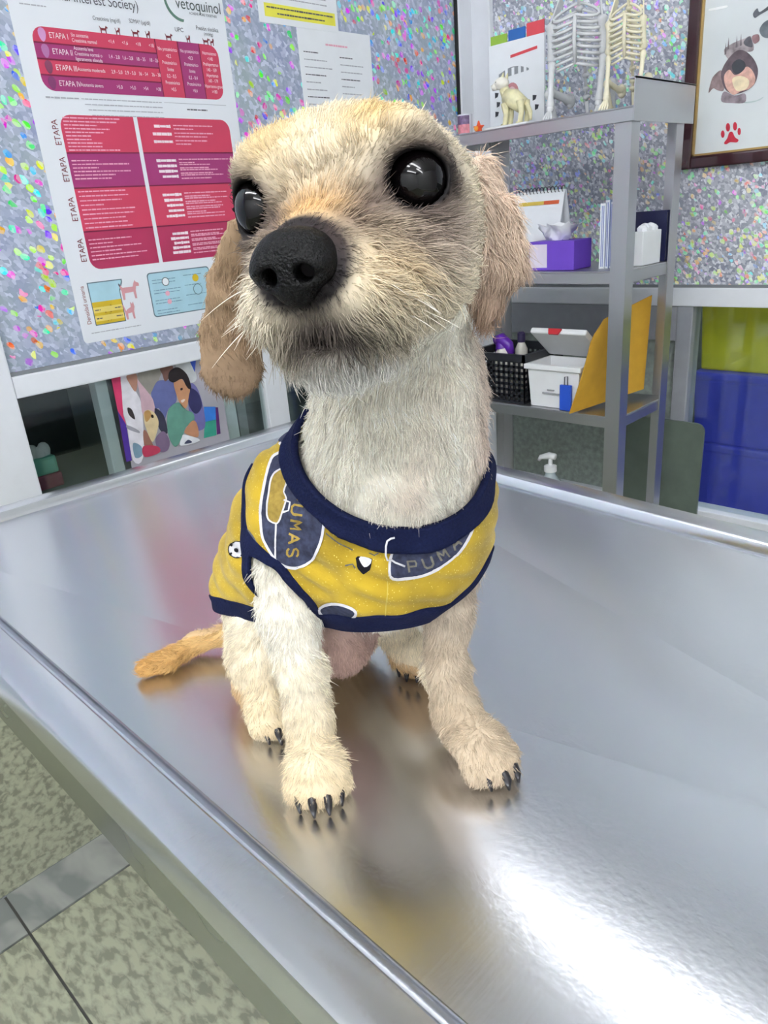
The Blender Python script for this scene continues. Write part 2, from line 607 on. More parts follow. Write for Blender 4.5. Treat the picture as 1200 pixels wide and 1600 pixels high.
# ================================================================== steel table
def steel(name, base, rough, aniso_scale=(3, 140, 3), bump=0.12, rvar=0.10, aniso=0.0):
    m = bpy.data.materials.new(name)
    m.use_nodes = True
    nt = m.node_tree
    N, L = nt.nodes, nt.links
    b = N['Principled BSDF']
    b.inputs['Metallic'].default_value = 1.0
    b.inputs['Base Color'].default_value = lin(base)
    if aniso > 0:
        b.inputs['Anisotropic'].default_value = aniso
        b.inputs['Anisotropic Rotation'].default_value = 0.25
        tg = N.new('ShaderNodeTangent')
        tg.direction_type = 'UV_MAP'
        L.new(tg.outputs[0], b.inputs['Tangent'])
    tc = N.new('ShaderNodeTexCoord')
    mp = N.new('ShaderNodeMapping')
    mp.inputs['Scale'].default_value = aniso_scale
    mp.inputs['Rotation'].default_value = (0, 0, 0.5)
    L.new(tc.outputs['Object'], mp.inputs['Vector'])
    n1 = N.new('ShaderNodeTexNoise')
    n1.inputs['Scale'].default_value = 3.0
    n1.inputs['Detail'].default_value = 5
    L.new(mp.outputs['Vector'], n1.inputs['Vector'])
    n2 = N.new('ShaderNodeTexNoise')
    n2.inputs['Scale'].default_value = 220.0
    n2.inputs['Detail'].default_value = 2
    L.new(tc.outputs['Object'], n2.inputs['Vector'])
    n3 = N.new('ShaderNodeTexNoise')
    n3.inputs['Scale'].default_value = 5.0
    n3.inputs['Detail'].default_value = 2
    L.new(tc.outputs['Object'], n3.inputs['Vector'])
    mr = N.new('ShaderNodeMapRange')
    mr.inputs['To Min'].default_value = rough - rvar
    mr.inputs['To Max'].default_value = rough + rvar
    L.new(n3.outputs['Fac'], mr.inputs['Value'])
    L.new(mr.outputs[0], b.inputs['Roughness'])
    ad = N.new('ShaderNodeMath')
    ad.operation = 'MULTIPLY_ADD'
    ad.inputs[1].default_value = 0.6
    L.new(n1.outputs['Fac'], ad.inputs[0])
    L.new(n2.outputs['Fac'], ad.inputs[2])
    bp = N.new('ShaderNodeBump')
    bp.inputs['Strength'].default_value = bump
    bp.inputs['Distance'].default_value = 0.001
    L.new(ad.outputs[0], bp.inputs['Height'])
    L.new(bp.outputs['Normal'], b.inputs['Normal'])
    return m


table_steel = steel('brushed_table_steel', (226, 228, 233), 0.23, rvar=0.03, aniso=0.9, bump=0.05)
rack_steel = steel('satin_rack_steel', (186, 187, 190), 0.36, (40, 40, 3), 0.05)
TZ = 0.87                                   # top of the pan
RZ = TZ + 0.012                             # top of the rim
TA, TB = (0.148, 1.129), (0.880, 1.098)     # far corners
TC, TD = (0.122, -0.30), (0.755, -0.30)     # near corners


def inset(q, d):
    """Offset a convex quad (counter-clockwise) inwards by d."""
    out = []
    n = len(q)
    for i in range(n):
        p0, p1, p2 = (np.array(q[(i - 1) % n]), np.array(q[i]), np.array(q[(i + 1) % n]))
        e1 = (p1 - p0) / np.linalg.norm(p1 - p0)
        e2 = (p2 - p1) / np.linalg.norm(p2 - p1)
        n1, n2 = np.array([-e1[1], e1[0]]), np.array([-e2[1], e2[0]])
        A = np.array([n1, n2])
        out.append(np.linalg.solve(A, np.array([n1 @ p0 + d, n2 @ p1 + d])))
    return out


tq = [TC, TD, TB, TA]                       # counter-clockwise seen from above
table = thing('exam_table', 'brushed stainless steel examination table the dog sits on', 'table', (0.48, 0.4, 0))


def ring_strip(loops, mb):
    """Closed quad strips between successive loops of 3D points."""
    n = len(loops[0])
    base = len(mb.v)
    for lp in loops:
        mb.v += [tuple(map(float, p)) for p in lp]
    for i in range(len(loops) - 1):
        for k in range(n):
            k2 = (k + 1) % n
            mb.f.append((base + i * n + k, base + i * n + k2, base + (i + 1) * n + k2, base + (i + 1) * n + k))


def lvl(d, z):
    return [np.array([p[0], p[1], z]) for p in inset(tq, d)]


# pan: four flat facets of cross-broken sheet steel, falling a few millimetres to a low point
pan = MB()
pq = inset(tq, 0.0470)
PE, PD = TZ + 0.0016, TZ - 0.0066
pan.v = [(p[0], p[1], PE) for p in pq] + [(0.45, -0.08, PD)]
pan.f = [(0, 1, 4), (1, 2, 4), (2, 3, 4), (3, 0, 4)]
tabletop = pan.build('tabletop', table_steel, table)


def flat_uv(o):
    uv = o.data.uv_layers.new(name='grain')
    for lp in o.data.loops:
        c_ = o.data.vertices[lp.vertex_index].co
        uv.data[lp.index].uv = (c_.x, c_.y)


flat_uv(tabletop)
rim = MB()
ring_strip([lvl(0.0478, PE - 0.0006), lvl(0.0466, PE - 0.0002), lvl(0.0455, PE - 0.002), lvl(0.0450, TZ - 0.0085), lvl(0.0365, TZ - 0.0090), lvl(0.0345, RZ - 0.002), lvl(0.0325, RZ), lvl(0.006, RZ + 0.0005), lvl(0.002, RZ - 0.0012), lvl(0.0, RZ - 0.006), lvl(0.0, RZ - 0.030), lvl(0.010, RZ - 0.032), lvl(0.034, TZ - 0.02)], rim)
rim.build('rim', steel('bright_rim_steel', (226, 228, 233), 0.24, rvar=0.04, bump=0.06), table, smooth=True, auto=40)
und = steel('dull_apron_steel', (168, 172, 164), 0.26, bump=0.03)
ap = MB()
ring_strip([lvl(0.004, RZ - 0.031), lvl(0.006, RZ - 0.067), lvl(0.012, RZ - 0.069), lvl(0.014, TZ - 0.1), lvl(0.030, TZ - 0.1), lvl(0.030, RZ - 0.033)], ap)
ap.build('apron', und, table, smooth=True, auto=40)
for p in [(0.47, 0.05), (0.62, 0.05), (0.47, 0.85), (0.66, 0.85)]:
    MB().tube([(p[0], p[1], 0.012), (p[0], p[1], TZ - 0.02)], 0.02, 14).build('leg', rack_steel, table, smooth=True, auto=50)
    MB().lathe((p[0], p[1], 0), [(0.026, 0.0), (0.026, 0.012), (0.02, 0.016)], 14).build('foot', black_rubber, table)
# ================================================================== steel rack and what stands on it
SX0, SX1, SY0, SY1 = 1.450, 1.680, 0.735, 1.205
SHELVES = (CZ + 0.156, CZ - 0.139, CZ - 0.445, 0.44)
rack = thing('shelf_rack', 'grey stainless steel four-post shelf rack in the corner', 'shelf', ((SX0 + SX1) / 2, (SY0 + SY1) / 2, 0))
for (x, y, sx, sy) in ((SX0, SY0, 1, 1), (SX1, SY0, -1, 1), (SX0, SY1, 1, -1), (SX1, SY1, -1, -1)):
    p = MB()                                # angle-section post
    a, t = 0.034, 0.003
    poly = [(x, y), (x + sx * a, y), (x + sx * a, y + sy * t), (x + sx * t, y + sy * t), (x + sx * t, y + sy * a), (x, y + sy * a)]
    p.prism([(q[0], q[1], 0.0) for q in poly], (0, 0, SHELVES[0] - 0.001))
    p.build('post', rack_steel, rack)
for k, z in enumerate(SHELVES):
    s = MB()
    g = 0.0035
    s.box(SX0 + g, SY0 + g, z - 0.003, SX1 - g, SY1 - g, z)
    s.box(SX0 + g, SY0 + g, z - 0.026, SX0 + g + 0.003, SY1 - g, z - 0.003)
    s.box(SX1 - g - 0.003, SY0 + g, z - 0.026, SX1 - g, SY1 - g, z - 0.003)
    s.box(SX0 + g, SY0 + g, z - 0.026, SX1 - g, SY0 + g + 0.003, z - 0.003)
    s.box(SX0 + g, SY1 - g - 0.003, z - 0.026, SX1 - g, SY1 - g, z - 0.003)
    if k == 0:
        s = MB()
        s.box(SX0 - 0.004, SY0 - 0.004, z - 0.003, SX1 + 0.002, SY1 + 0.004, z)
        s.box(SX0 - 0.004, SY0 - 0.004, z - 0.026, SX0 - 0.001, SY1 + 0.004, z - 0.003)
        s.box(SX0 - 0.004, SY1 + 0.001, z - 0.026, SX1, SY1 + 0.004, z - 0.003)
    s.build('shelf', rack_steel, rack, bevel=0.0008, seg=1)
z0 = SHELVES[0]
g = MB()
g.prism([(SX0 - 0.004, SY0 - 0.004, z0 - 0.026), (SX1 + 0.03, SY0 - 0.004, z0 - 0.026), (SX1 + 0.03, SY0 - 0.004, z0 + 0.046), (SX0 - 0.004, SY0 - 0.004, z0 + 0.048)], (0, -0.002, 0))
g.box(SX0 - 0.004, SY0 - 0.006, z0 + 0.044, SX1 + 0.03, SY0 + 0.008, z0 + 0.047)
g.build('end_plate', rack_steel, rack)

white_plastic = mat('white_plastic', (232, 234, 236), 0.35, vary=0.02)
card_white = mat('white_card', (232, 236, 240), 0.55, vary=0.02)
ZT, ZM, ZL = SHELVES[0] + 0.0006, SHELVES[1] + 0.0006, SHELVES[2] + 0.0006


def rx(px, py, X):
    return on_x(px, py, X)


def printed(name, poly, X, material, parent, lift=0.0):
    """Flat print on a plane facing -X; poly as (y, z)."""
    MB().prism([(X - lift, y, z) for y, z in poly], (-0.0003, 0, 0)).build(name, material, parent)


# ---- tabbed display card at the back of the top shelf
X = 1.645
a, b_ = rx(764, 75, X), rx(850, 190, X)
y0, y1 = b_[1], a[1]
zt = rx(806, 62, X)[2]
t = thing('display_card', 'white tabbed display card with a kidney chart at the back of the top shelf', 'card', (X, (y0 + y1) / 2, ZT))
MB().box(X, y0, ZT, X + 0.006, y1, zt).build('sheet', card_white, t)
wd_ = (y1 - y0)
for k, (c, n_) in enumerate((((150, 190, 70), 'green_tab'), ((40, 100, 175), 'blue_tab'), ((215, 75, 85), 'red_tab'))):
    ya = y1 - wd_ * (0.03 + 0.33 * k)
    MB().box(X + 0.001, ya - wd_ * 0.30, zt - 0.001, X + 0.004, ya, zt + 0.018 + 0.004 * k).build('tab', mat(n_, c, 0.5), t)
printed('print_bar', [(y1 - wd_ * 0.40, zt - 0.034), (y1 - wd_ * 0.40, zt - 0.028), (y1 - wd_ * 0.88, zt - 0.022), (y1 - wd_ * 0.88, zt - 0.028)], X, MATS['red_tab'], t, 0.0002)
silver = mat('grey_print', (140, 145, 150), 0.5)
dark_ink = mat('dark_ink', (52, 54, 62), 0.6)
printed('tube_print', [(y1 - wd_ * (0.18 + 0.55 * q), zt - 0.062 + 0.010 * math.sin(math.pi * q)) for q in np.linspace(0, 1, 9)] + [(y1 - wd_ * 0.73, zt - 0.066), (y1 - wd_ * 0.18, zt - 0.072)], X, silver, t, 0.0002)
for q in (0.3, 0.42, 0.54, 0.64):
    printed('tube_print', [(y1 - wd_ * q, zt - 0.070), (y1 - wd_ * q, zt - 0.054), (y1 - wd_ * (q + 0.05), zt - 0.054), (y1 - wd_ * (q + 0.05), zt - 0.070)], X, card_white, t, 0.0004)
cy, cz_ = y1 - wd_ * 0.42, zt - 0.105
printed('organ_print', [(cy + 0.019 * math.cos(q), cz_ + 0.021 * math.sin(q)) for q in np.linspace(0, 2 * math.pi, 18)[:-1]], X, mat('pink_print', (190, 130, 135), 0.5), t, 0.0002)
printed('organ_print', [(cy + 0.011 * math.cos(q), cz_ + 0.013 * math.sin(q)) for q in np.linspace(0, 2 * math.pi, 14)[:-1]], X, mat('pale_pink_print', (220, 190, 190), 0.5), t, 0.0004)
for (q, r_) in ((0.10, 0.11), (0.13, 0.13), (0.10, 0.15), (0.80, 0.13), (0.84, 0.15)):
    printed('mark_print', [(y1 - wd_ * q, zt - r_), (y1 - wd_ * q, zt - r_ + 0.012), (y1 - wd_ * (q + 0.07), zt - r_ + 0.010), (y1 - wd_ * (q + 0.05), zt - r_ + 0.002)], X, dark_ink, t, 0.0002)


# ---- skeleton models
FAT = [1.0]


def bone(mb, a, b, r, k=1.45):
    r = r * FAT[0]
    a, b = np.array(a), np.array(b)
    ts = (0, 0.08, 0.25, 0.75, 0.92, 1)
    mb.tube([a + (b - a) * t for t in ts], [r * 0.8, r * k, r, r * 0.95, r * k, r * 0.8], 8)
    return mb


def skeleton(label, px, H_, X, col, wide, yaw, fat=1.0):
    """Seated animal skeleton looking out over the room; H_ is its height."""
    base = rx(px, 170, X)
    FAT[0] = fat
    o = np.array([X, base[1], ZT])
    t = thing('animal_skeleton', label, 'model', tuple(o), 'animal skeleton models')
    m = mat('bone_%d' % col[2], col, 0.55, vary=0.08, scale=60)
    f = np.array([-math.cos(yaw), -math.sin(yaw), 0])     # facing
    s = np.array([-f[1], f[0], 0])
    u = np.array([0, 0, 1.0])
    P = lambda a, b, c: o + H_ * (a * f + b * s + c * u)
    W = wide
    # spine and its vertebrae
    sp = [P(-0.34, 0, 0.16), P(-0.30, 0, 0.28), P(-0.20, 0, 0.44), P(-0.08, 0, 0.60), P(0.02, 0, 0.70), P(0.08, 0, 0.82), P(0.12, 0, 0.90)]
    MB().tube(sp, 0.012 * H_, 6).build('spine', m, t, smooth=True)
    for i in range(len(sp) - 1):
        for q in (0.2, 0.6):
            c = sp[i] * (1 - q) + sp[i + 1] * q
            MB().ball(c, np.array([0.026, 0.026, 0.018]) * H_, 8, 6).build('vertebra', m, t, smooth=True)
    # ribs: hoops from spine to breastbone
    stern_t, stern_b = P(0.14, 0, 0.60), P(0.10, 0, 0.34)
    MB().tube([stern_t, P(0.15, 0, 0.47), stern_b], 0.013 * H_, 6).build('breastbone', m, t, smooth=True)
    for k in range(9):
        q = k / 8
        top = P(0.0, 0, 0.69) * (1 - q) + P(-0.22, 0, 0.41) * q
        bot = stern_t * (1 - q) + stern_b * q
        w_ = W * (0.75 + 0.35 * math.sin(math.pi * (0.2 + 0.6 * q)))
        for sg in (-1, 1):
            pts = []
            for i in range(9):
                an = math.pi * i / 8
                mid = top * (0.5 + 0.5 * math.cos(an)) + bot * (0.5 - 0.5 * math.cos(an))
                pts.append(mid + sg * s * w_ * H_ * math.sin(an) + f * 0.03 * H_ * math.sin(an) - u * 0.05 * H_ * math.sin(an))
            MB().tube(pts, 0.0095 * H_, 6).build('rib', m, t, smooth=True)
    # front legs
    for sg in (-1, 1):
        sh, el, wr_, pw = P(0.10, sg * W * 1.05, 0.58), P(0.03, sg * W * 1.1, 0.38), P(0.12, sg * W * 1.05, 0.09), P(0.17, sg * W * 1.1, 0.012)
        MB().prism([P(-0.08, sg * W * 0.75, 0.72), P(-0.02, sg * W * 0.8, 0.75), sh, P(0.04, sg * W, 0.54)], s * sg * 0.010 * H_).build('shoulder_blade', m, t)
        bone(MB(), sh, el, 0.020 * H_).build('upper_leg', m, t, smooth=True)
        bone(bone(MB(), el, wr_, 0.015 * H_), el - 0.02 * H_ * f, wr_ - 0.015 * H_ * f, 0.010 * H_).build('lower_leg', m, t, smooth=True)
        MB().ball(wr_, 0.026 * H_, 8, 6).build('wrist', m, t, smooth=True)
        for q in (-1.5, -0.5, 0.5, 1.5):
            MB().tube([wr_, P(0.15, sg * W * 1.1 + q * 0.016, 0.04), P(0.20, sg * W * 1.1 + q * 0.020, 0.010)], [0.010 * H_, 0.009 * H_, 0.006 * H_], 6).build('toe', m, t, smooth=True)
        hip, kn, hk, tp = P(-0.30, sg * W * 0.7, 0.17), P(-0.06, sg * W * 1.4, 0.22), P(-0.26, sg * W * 1.3, 0.03), P(-0.02, sg * W * 1.4, 0.024)
        MB().ball(hip, np.array([0.05, 0.03, 0.05]) * H_, 8, 6).build('pelvis', m, t, smooth=True)
        bone(MB(), hip, kn, 0.020 * H_).build('upper_leg', m, t, smooth=True)
        bone(MB(), kn, hk, 0.016 * H_).build('lower_leg', m, t, smooth=True)
        bone(MB(), hk, tp, 0.012 * H_).build('foot', m, t, smooth=True)
    MB().tube([sp[0], P(-0.40, 0, 0.06), P(-0.44, 0.03, 0.03), P(-0.44, 0.10, 0.02)], [0.014 * H_, 0.012 * H_, 0.009 * H_, 0.004 * H_], 6).build('tail', m, t, smooth=True)
    # skull
    Ms = np.array([f, s, u]).T
    sk = MB().ball(P(0.16, 0, 0.96), np.array([0.085, 0.068, 0.062]) * H_, 12, 8, Ms)
    sk.tube([P(0.18, 0, 0.945), P(0.28, 0, 0.915), P(0.32, 0, 0.905)], [0.05 * H_, 0.034 * H_, 0.026 * H_], 10)
    sk.build('skull', m, t, smooth=True)
    for sg in (-1, 1):
        MB().ball(P(0.215, sg * 0.042, 0.965), np.array([0.026, 0.022, 0.026]) * H_, 8, 6).build('eye_socket', mat('socket_shade', (46, 42, 42), 0.9), t, smooth=True)  # dark balls stand in for the shade inside the sockets
        MB().tube([P(0.13, sg * 0.055, 0.90), P(0.22, sg * 0.035, 0.865), P(0.30, sg * 0.012, 0.860)], [0.018 * H_, 0.013 * H_, 0.010 * H_], 6).build('jaw', m, t, smooth=True)
    return t


skeleton('grey-white seated animal skeleton model, the larger of two on the top shelf', 902, 0.322, 1.600, (212, 214, 216), 0.15, math.radians(20), 1.35)
skeleton('cream-coloured seated animal skeleton model, narrower and beside the shelf end plate', 976, 0.266, 1.535, (228, 222, 196), 0.110, math.radians(18), 1.1)

# ---- small anatomical dog model on a white base
X = 1.555
b0 = rx(802, 186, X)
t = thing('anatomy_figurine', 'small yellowish anatomical dog figurine on a white base', 'figurine', (X, b0[1], ZT))
MB().box(X - 0.03, b0[1] - 0.055, ZT, X + 0.03, b0[1] + 0.075, ZT + 0.012).build('base', white_plastic, t, bevel=0.004)
yb, ivory = b0[1], mat('ivory_resin', (226, 220, 178), 0.35, vary=0.15, scale=80)
zb = ZT + 0.012
MB().tube([(X, yb + 0.018, zb + 0.058), (X, yb - 0.002, zb + 0.052), (X, yb - 0.024, zb + 0.036)], [0.017, 0.020, 0.017], 12).build('trunk', ivory, t, smooth=True)
MB().tube([(X, yb + 0.014, zb + 0.055), (X, yb + 0.024, zb + 0.075)], [0.013, 0.011], 10).build('neck', ivory, t, smooth=True)
hd_ = MB().ball((X - 0.004, yb + 0.028, zb + 0.086), (0.015, 0.018, 0.013), 12, 8)
hd_.tube([(X - 0.006, yb + 0.034, zb + 0.084), (X - 0.012, yb + 0.048, zb + 0.079)], [0.010, 0.006], 8)
hd_.build('head', mat('bone_white_resin', (236, 232, 220), 0.4, vary=0.1), t, smooth=True)
for dx in (-0.008, 0.008):
    MB().prism([(X + dx, yb + 0.020, zb + 0.094), (X + dx, yb + 0.028, zb + 0.096), (X + dx, yb + 0.020, zb + 0.106)], (0.003, 0, 0)).build('ear', ivory, t)
MB().ball((X - 0.014, yb + 0.034, zb + 0.088), 0.0035, 8, 6).build('eye', dark_ink, t, smooth=True)
for (dx, dy) in ((-0.010, 0.016), (0.010, 0.016), (-0.012, -0.026), (0.012, -0.026)):
    MB().tube([(X + dx, yb + dy, zb + 0.045), (X + dx, yb + dy - 0.004, zb + 0.022), (X + dx, yb + dy, zb), (X + dx, yb + dy + 0.008, zb)], [0.009, 0.006, 0.006, 0.005], 8).build('leg', ivory, t, smooth=True)
MB().tube([(X, yb - 0.036, zb + 0.036), (X, yb - 0.045, zb + 0.02), (X, yb - 0.046, zb + 0.004)], [0.006, 0.005, 0.003], 8).build('tail', ivory, t, smooth=True)

# ---- cup with a pinkish picture, orange star ornament
X = 1.51
c = rx(727, 200, X)
t = thing('picture_cup', 'small clear cup with a pink and purple picture at the shelf end', 'cup', (X, c[1], ZT))
MB().lathe((X, c[1], ZT), [(0.013, 0), (0.016, 0.002), (0.017, 0.045), (0.0155, 0.045), (0.0145, 0.004), (0.002, 0.004)], 20).build('glass_body', mat('cloudy_glass', (214, 216, 226), 0.1), t, smooth=True, auto=40)
pic = MB()
for k in range(8):
    a0, a1 = math.radians(140 + 14 * k), math.radians(154 + 14 * k)
    r_ = 0.0174
    pic.add([(X + r_ * math.cos(a0), c[1] + r_ * math.sin(a0), ZT + 0.006), (X + r_ * math.cos(a1), c[1] + r_ * math.sin(a1), ZT + 0.006),
             (X + r_ * math.cos(a1), c[1] + r_ * math.sin(a1), ZT + 0.024), (X + r_ * math.cos(a0), c[1] + r_ * math.sin(a0), ZT + 0.024)], [(0, 1, 2, 3)])
pic.build('picture', mat('rose_picture', (204, 128, 140), 0.4, vary=0.4, scale=90), t)
pic2 = MB().add([(p[0], p[1], p[2] + 0.018) for p in pic.v], pic.f)
pic2.build('picture', mat('violet_picture', (104, 84, 120), 0.4, vary=0.5, scale=120), t)
c = rx(748, 196, X)
t = thing('star_ornament', 'tiny orange and red star ornament beside the clear cup', 'ornament', (X, c[1], ZT))
star = []
for k in range(10):
    a0 = math.pi / 2 + math.pi * k / 5
    r_ = 0.016 if k % 2 == 0 else 0.007
    star.append((X - 0.003, c[1] + r_ * math.cos(a0), ZT + 0.0125 + r_ * math.sin(a0)))
MB().prism(star, (0.006, 0, 0)).build('star', mat('red_orange_glaze', (222, 84, 40), 0.3, vary=0.3, scale=100), t, bevel=0.001, seg=1)
MB().ball((X - 0.004, c[1] + 0.004, ZT + 0.012), 0.0055, 8, 6).build('button', mat('amber_glaze', (240, 160, 60), 0.3), t, smooth=True)

# ================================================================== middle shelf
# ---- tent calendar with a wire spine
X = 1.60
a, b_ = rx(806, 312, X), rx(890, 318, X)
y1, y0 = a[1], b_[1] + 0.012
zt = ZM + 0.165
t = thing('desk_calendar', 'white tent desk calendar with a wire spiral on the middle shelf', 'calendar', (X, (y0 + y1) / 2, ZM))
MB().prism([(X - 0.045, y0, ZM), (X, y0, zt), (X, y1, zt), (X - 0.045, y1, ZM)], (0.0025, 0, 0)).build('front_page', card_white, t)
MB().prism([(X + 0.045, y0, ZM), (X + 0.003, y0, zt), (X + 0.003, y1, zt), (X + 0.045, y1, ZM)], (0.0025, 0, 0)).build('back_page', card_white, t)
MB().box(X - 0.045, y0, ZM, X + 0.047, y1, ZM + 0.002).build('foot_page', card_white, t)
wire = mat('spiral_wire', (70, 72, 78), 0.35, 0.8)
for k in range(14):
    yy = y0 + (y1 - y0) * (k + 0.5) / 14
    MB().tube([(X + 0.001 + 0.007 * math.cos(q), yy, zt + 0.001 + 0.007 * math.sin(q)) for q in np.linspace(0, 2 * math.pi, 9)], 0.0009, 5).build('spiral_ring', wire, t)
sl = lambda z: X - 0.045 * (zt - z) / (zt - ZM)
for (ya, yb2, za, zb2, c_) in ((0.10, 0.62, 0.022, 0.030, (205, 180, 80)), (0.62, 0.92, 0.022, 0.030, (200, 90, 50))):
    pa = [(sl(zt - za) - 0.0006, y1 - (y1 - y0) * ya, zt - za), (sl(zt - za) - 0.0006, y1 - (y1 - y0) * yb2, zt - za), (sl(zt - zb2) - 0.0006, y1 - (y1 - y0) * yb2, zt - zb2), (sl(zt - zb2) - 0.0006, y1 - (y1 - y0) * ya, zt - zb2)]
    MB().prism(pa, (-0.0003, 0, 0)).build('title_print', mat('ink_%d' % c_[1], c_, 0.6), t)

# ---- purple tissue box with a tissue
X = 1.475
a, b_ = rx(826, 420, X), rx(896, 420, X)
y1, y0 = a[1], b_[1]
hbx = rx(860, 377, X)[2] - ZM
t = thing('tissue_box', 'purple tissue box with a white tissue sticking out, on the middle shelf', 'tissue box', (X + 0.04, (y0 + y1) / 2, ZM))
purple = mat('purple_card', (104, 66, 186), 0.5, vary=0.05)
MB().box(X, y0, ZM, X + 0.075, y1, ZM + hbx).build('box', purple, t, bevel=0.002)
MB().box(X - 0.0006, y1 - (y1 - y0) * 0.42, ZM + 0.006, X, y1 - 0.004, ZM + hbx - 0.006).build('front_label', mat('lilac_card', (216, 208, 226), 0.5), t)
ts = MB()
nn = 14
for j in range(5):
    for k in range(nn):
        an = 2 * math.pi * k / nn
        rr = (0.012 + 0.007 * j) * (1 + 0.35 * math.sin(3 * an + j))
        ts.v.append((X + 0.036 + rr * math.cos(an) * 0.8, (y0 + y1) / 2 + rr * math.sin(an) * 1.2, ZM + hbx - 0.003 + 0.009 * j + 0.005 * math.sin(5 * an)))
for j in range(4):
    for k in range(nn):
        k2 = (k + 1) % nn
        ts.f.append((j * nn + k, j * nn + k2, (j + 1) * nn + k2, (j + 1) * nn + k))
tis = mat('tissue_paper', (238, 240, 244), 0.8, vary=0.02)
ts.build('tissue', tis, t, smooth=True)

# ---- booklets standing on edge, white box with tissue, navy folder
X = 1.50
for k, (p0, p1, c_, lab) in enumerate(((936, 944, (226, 230, 236), 'white booklet standing on edge, farthest from the front post of the rack'),
                                       (944, 951, (150, 164, 205), 'blue-striped booklet standing on edge between two white booklets'),
                                       (951, 961, (230, 232, 236), 'white booklet standing on edge, touching the rack front post'))):
    ya, yb2 = rx(p0, 415, X + 0.006 * k)[1], rx(p1, 415, X + 0.006 * k)[1]
    hh = (0.128, 0.134, 0.130)[k]
    bk = thing('booklet', lab, 'booklet', (X, (ya + yb2) / 2, ZM), 'booklets on the middle shelf')
    MB().box(X + 0.004 * k, yb2 + 0.0006, ZM, X + 0.09, ya - 0.0006, ZM + hh).build('pages', card_white, bk)
    MB().box(X + 0.004 * k - 0.001, yb2, ZM, X + 0.091, yb2 + 0.0006, ZM + hh + 0.001).build('cover', mat('booklet_cover_%d' % k, c_, 0.5), bk)
    MB().box(X + 0.004 * k - 0.001, ya - 0.0006, ZM, X + 0.091, ya, ZM + hh + 0.001).build('cover', mat('booklet_cover_%d' % k, c_, 0.5), bk)
    for q in (0.3, 0.6):
        yy = yb2 + (ya - yb2) * q
        MB().box(X + 0.004 * k - 0.0006, yy, ZM + 0.004, X + 0.004 * k, yy + 0.0016, ZM + hh - 0.004).build('stripe', mat('stripe_blue', (120, 134, 190), 0.5), bk)
X = 1.545
ya, yb2 = rx(984, 415, X)[1], rx(1031, 408, X)[1]
ya = min(ya, 0.82)
yb2 = SY0 + 0.012
ht = rx(1005, 362, X)[2] - ZM
t = thing('white_box', 'white open box with crumpled tissue behind the rack front post', 'box', (X + 0.04, (ya + yb2) / 2, ZM))
MB().box(X, yb2, ZM, X + 0.085, ya, ZM + ht).build('box', white_plastic, t, bevel=0.002)
cr = MB()
for k in range(5):
    cr.ball((X + 0.02 + 0.012 * k, yb2 + 0.012 + (ya - yb2 - 0.024) * ((k * 0.37) % 1), ZM + ht + 0.003), (0.014, 0.012, 0.010 + 0.003 * (k % 2)), 7, 5)
cr.build('tissue', tis, t)
X = 1.648
ya, yb2 = rx(985, 345, X)[1], SY0 + 0.010
hf_ = rx(1015, 330, X)[2] - ZM
t = thing('navy_folder', 'navy blue folder standing behind the white open box', 'folder', (X, (ya + yb2) / 2, ZM))
MB().box(X, yb2, ZM, X + 0.002, ya, ZM + hf_).build('cover', mat('navy_card', (30, 34, 70), 0.4), t)
MB().box(X + 0.013, yb2, ZM, X + 0.015, ya, ZM + hf_).build('cover', MATS['navy_card'], t)
MB().box(X + 0.003, yb2 + 0.004, ZM + 0.002, X + 0.012, ya - 0.003, ZM + hf_ - 0.004).build('sheets', card_white, t)
MB().box(X, ya - 0.002, ZM, X + 0.015, ya, ZM + hf_).build('spine', MATS['navy_card'], t)

# ================================================================== lower shelf
# ---- black basket with slots; purple gloved bottle and white bottle in it
X = 1.465
y1, y0 = 1.150, rx(826, 620, X)[1] + 0.012
hb = 0.118
bx1 = X + 0.17
t = thing('plastic_basket', 'black slotted plastic basket on the lower shelf', 'basket', (X + 0.08, (y0 + y1) / 2, ZL))
blk = mat('black_plastic', (34, 36, 42), 0.4)


def slotted(axis, c0, u0, u1, z0_, z1_, nu, nz, th, name):
    """Basket side as a real grid of bars with open slots."""
    mb = MB()

    def bar(ua, ub, za, zb_):
        if axis == 'x':
            mb.box(c0, ua, za, c0 + th, ub, zb_)
        else:
            mb.box(ua, c0, za, ub, c0 + th, zb_)
    du, dz = (u1 - u0) / nu, (z1_ - z0_) / nz
    for k in range(nz + 1):
        zc = z0_ + dz * k
        bar(u0, u1, max(z0_, zc - dz * 0.25), min(z1_, zc + dz * 0.25))
    for i in range(nu + 1):
        uc = u0 + du * i
        bar(max(u0, uc - du * 0.24), min(u1, uc + du * 0.24), z0_, z1_)
    return mb.build(name, blk, t)


slotted('x', X, y0, y1, ZL + 0.004, ZL + hb * 0.86, 11, 7, 0.002, 'front_side')
slotted('x', bx1, y0, y1, ZL + 0.004, ZL + hb * 0.86, 11, 7, 0.002, 'back_side')
slotted('y', y0, X, bx1, ZL + 0.004, ZL + hb * 0.86, 9, 7, 0.002, 'end_side')
slotted('y', y1 - 0.002, X, bx1, ZL + 0.004, ZL + hb * 0.86, 9, 7, 0.002, 'end_side')
MB().box(X, y0, ZL, bx1 + 0.002, y1, ZL + 0.004).build('bottom', blk, t)
rm = MB()
for (xa, ya, xb, yb2) in ((X - 0.006, y0 - 0.006, X + 0.003, y1 + 0.006), (bx1 - 0.001, y0 - 0.006, bx1 + 0.008, y1 + 0.006), (X - 0.006, y0 - 0.008, bx1 + 0.008, y0 + 0.003), (X - 0.006, y1 - 0.003, bx1 + 0.008, y1 + 0.006)):
    rm.box(xa, ya, ZL + hb * 0.86, xb, yb2, ZL + hb)
rm.build('top_rim', blk, t)

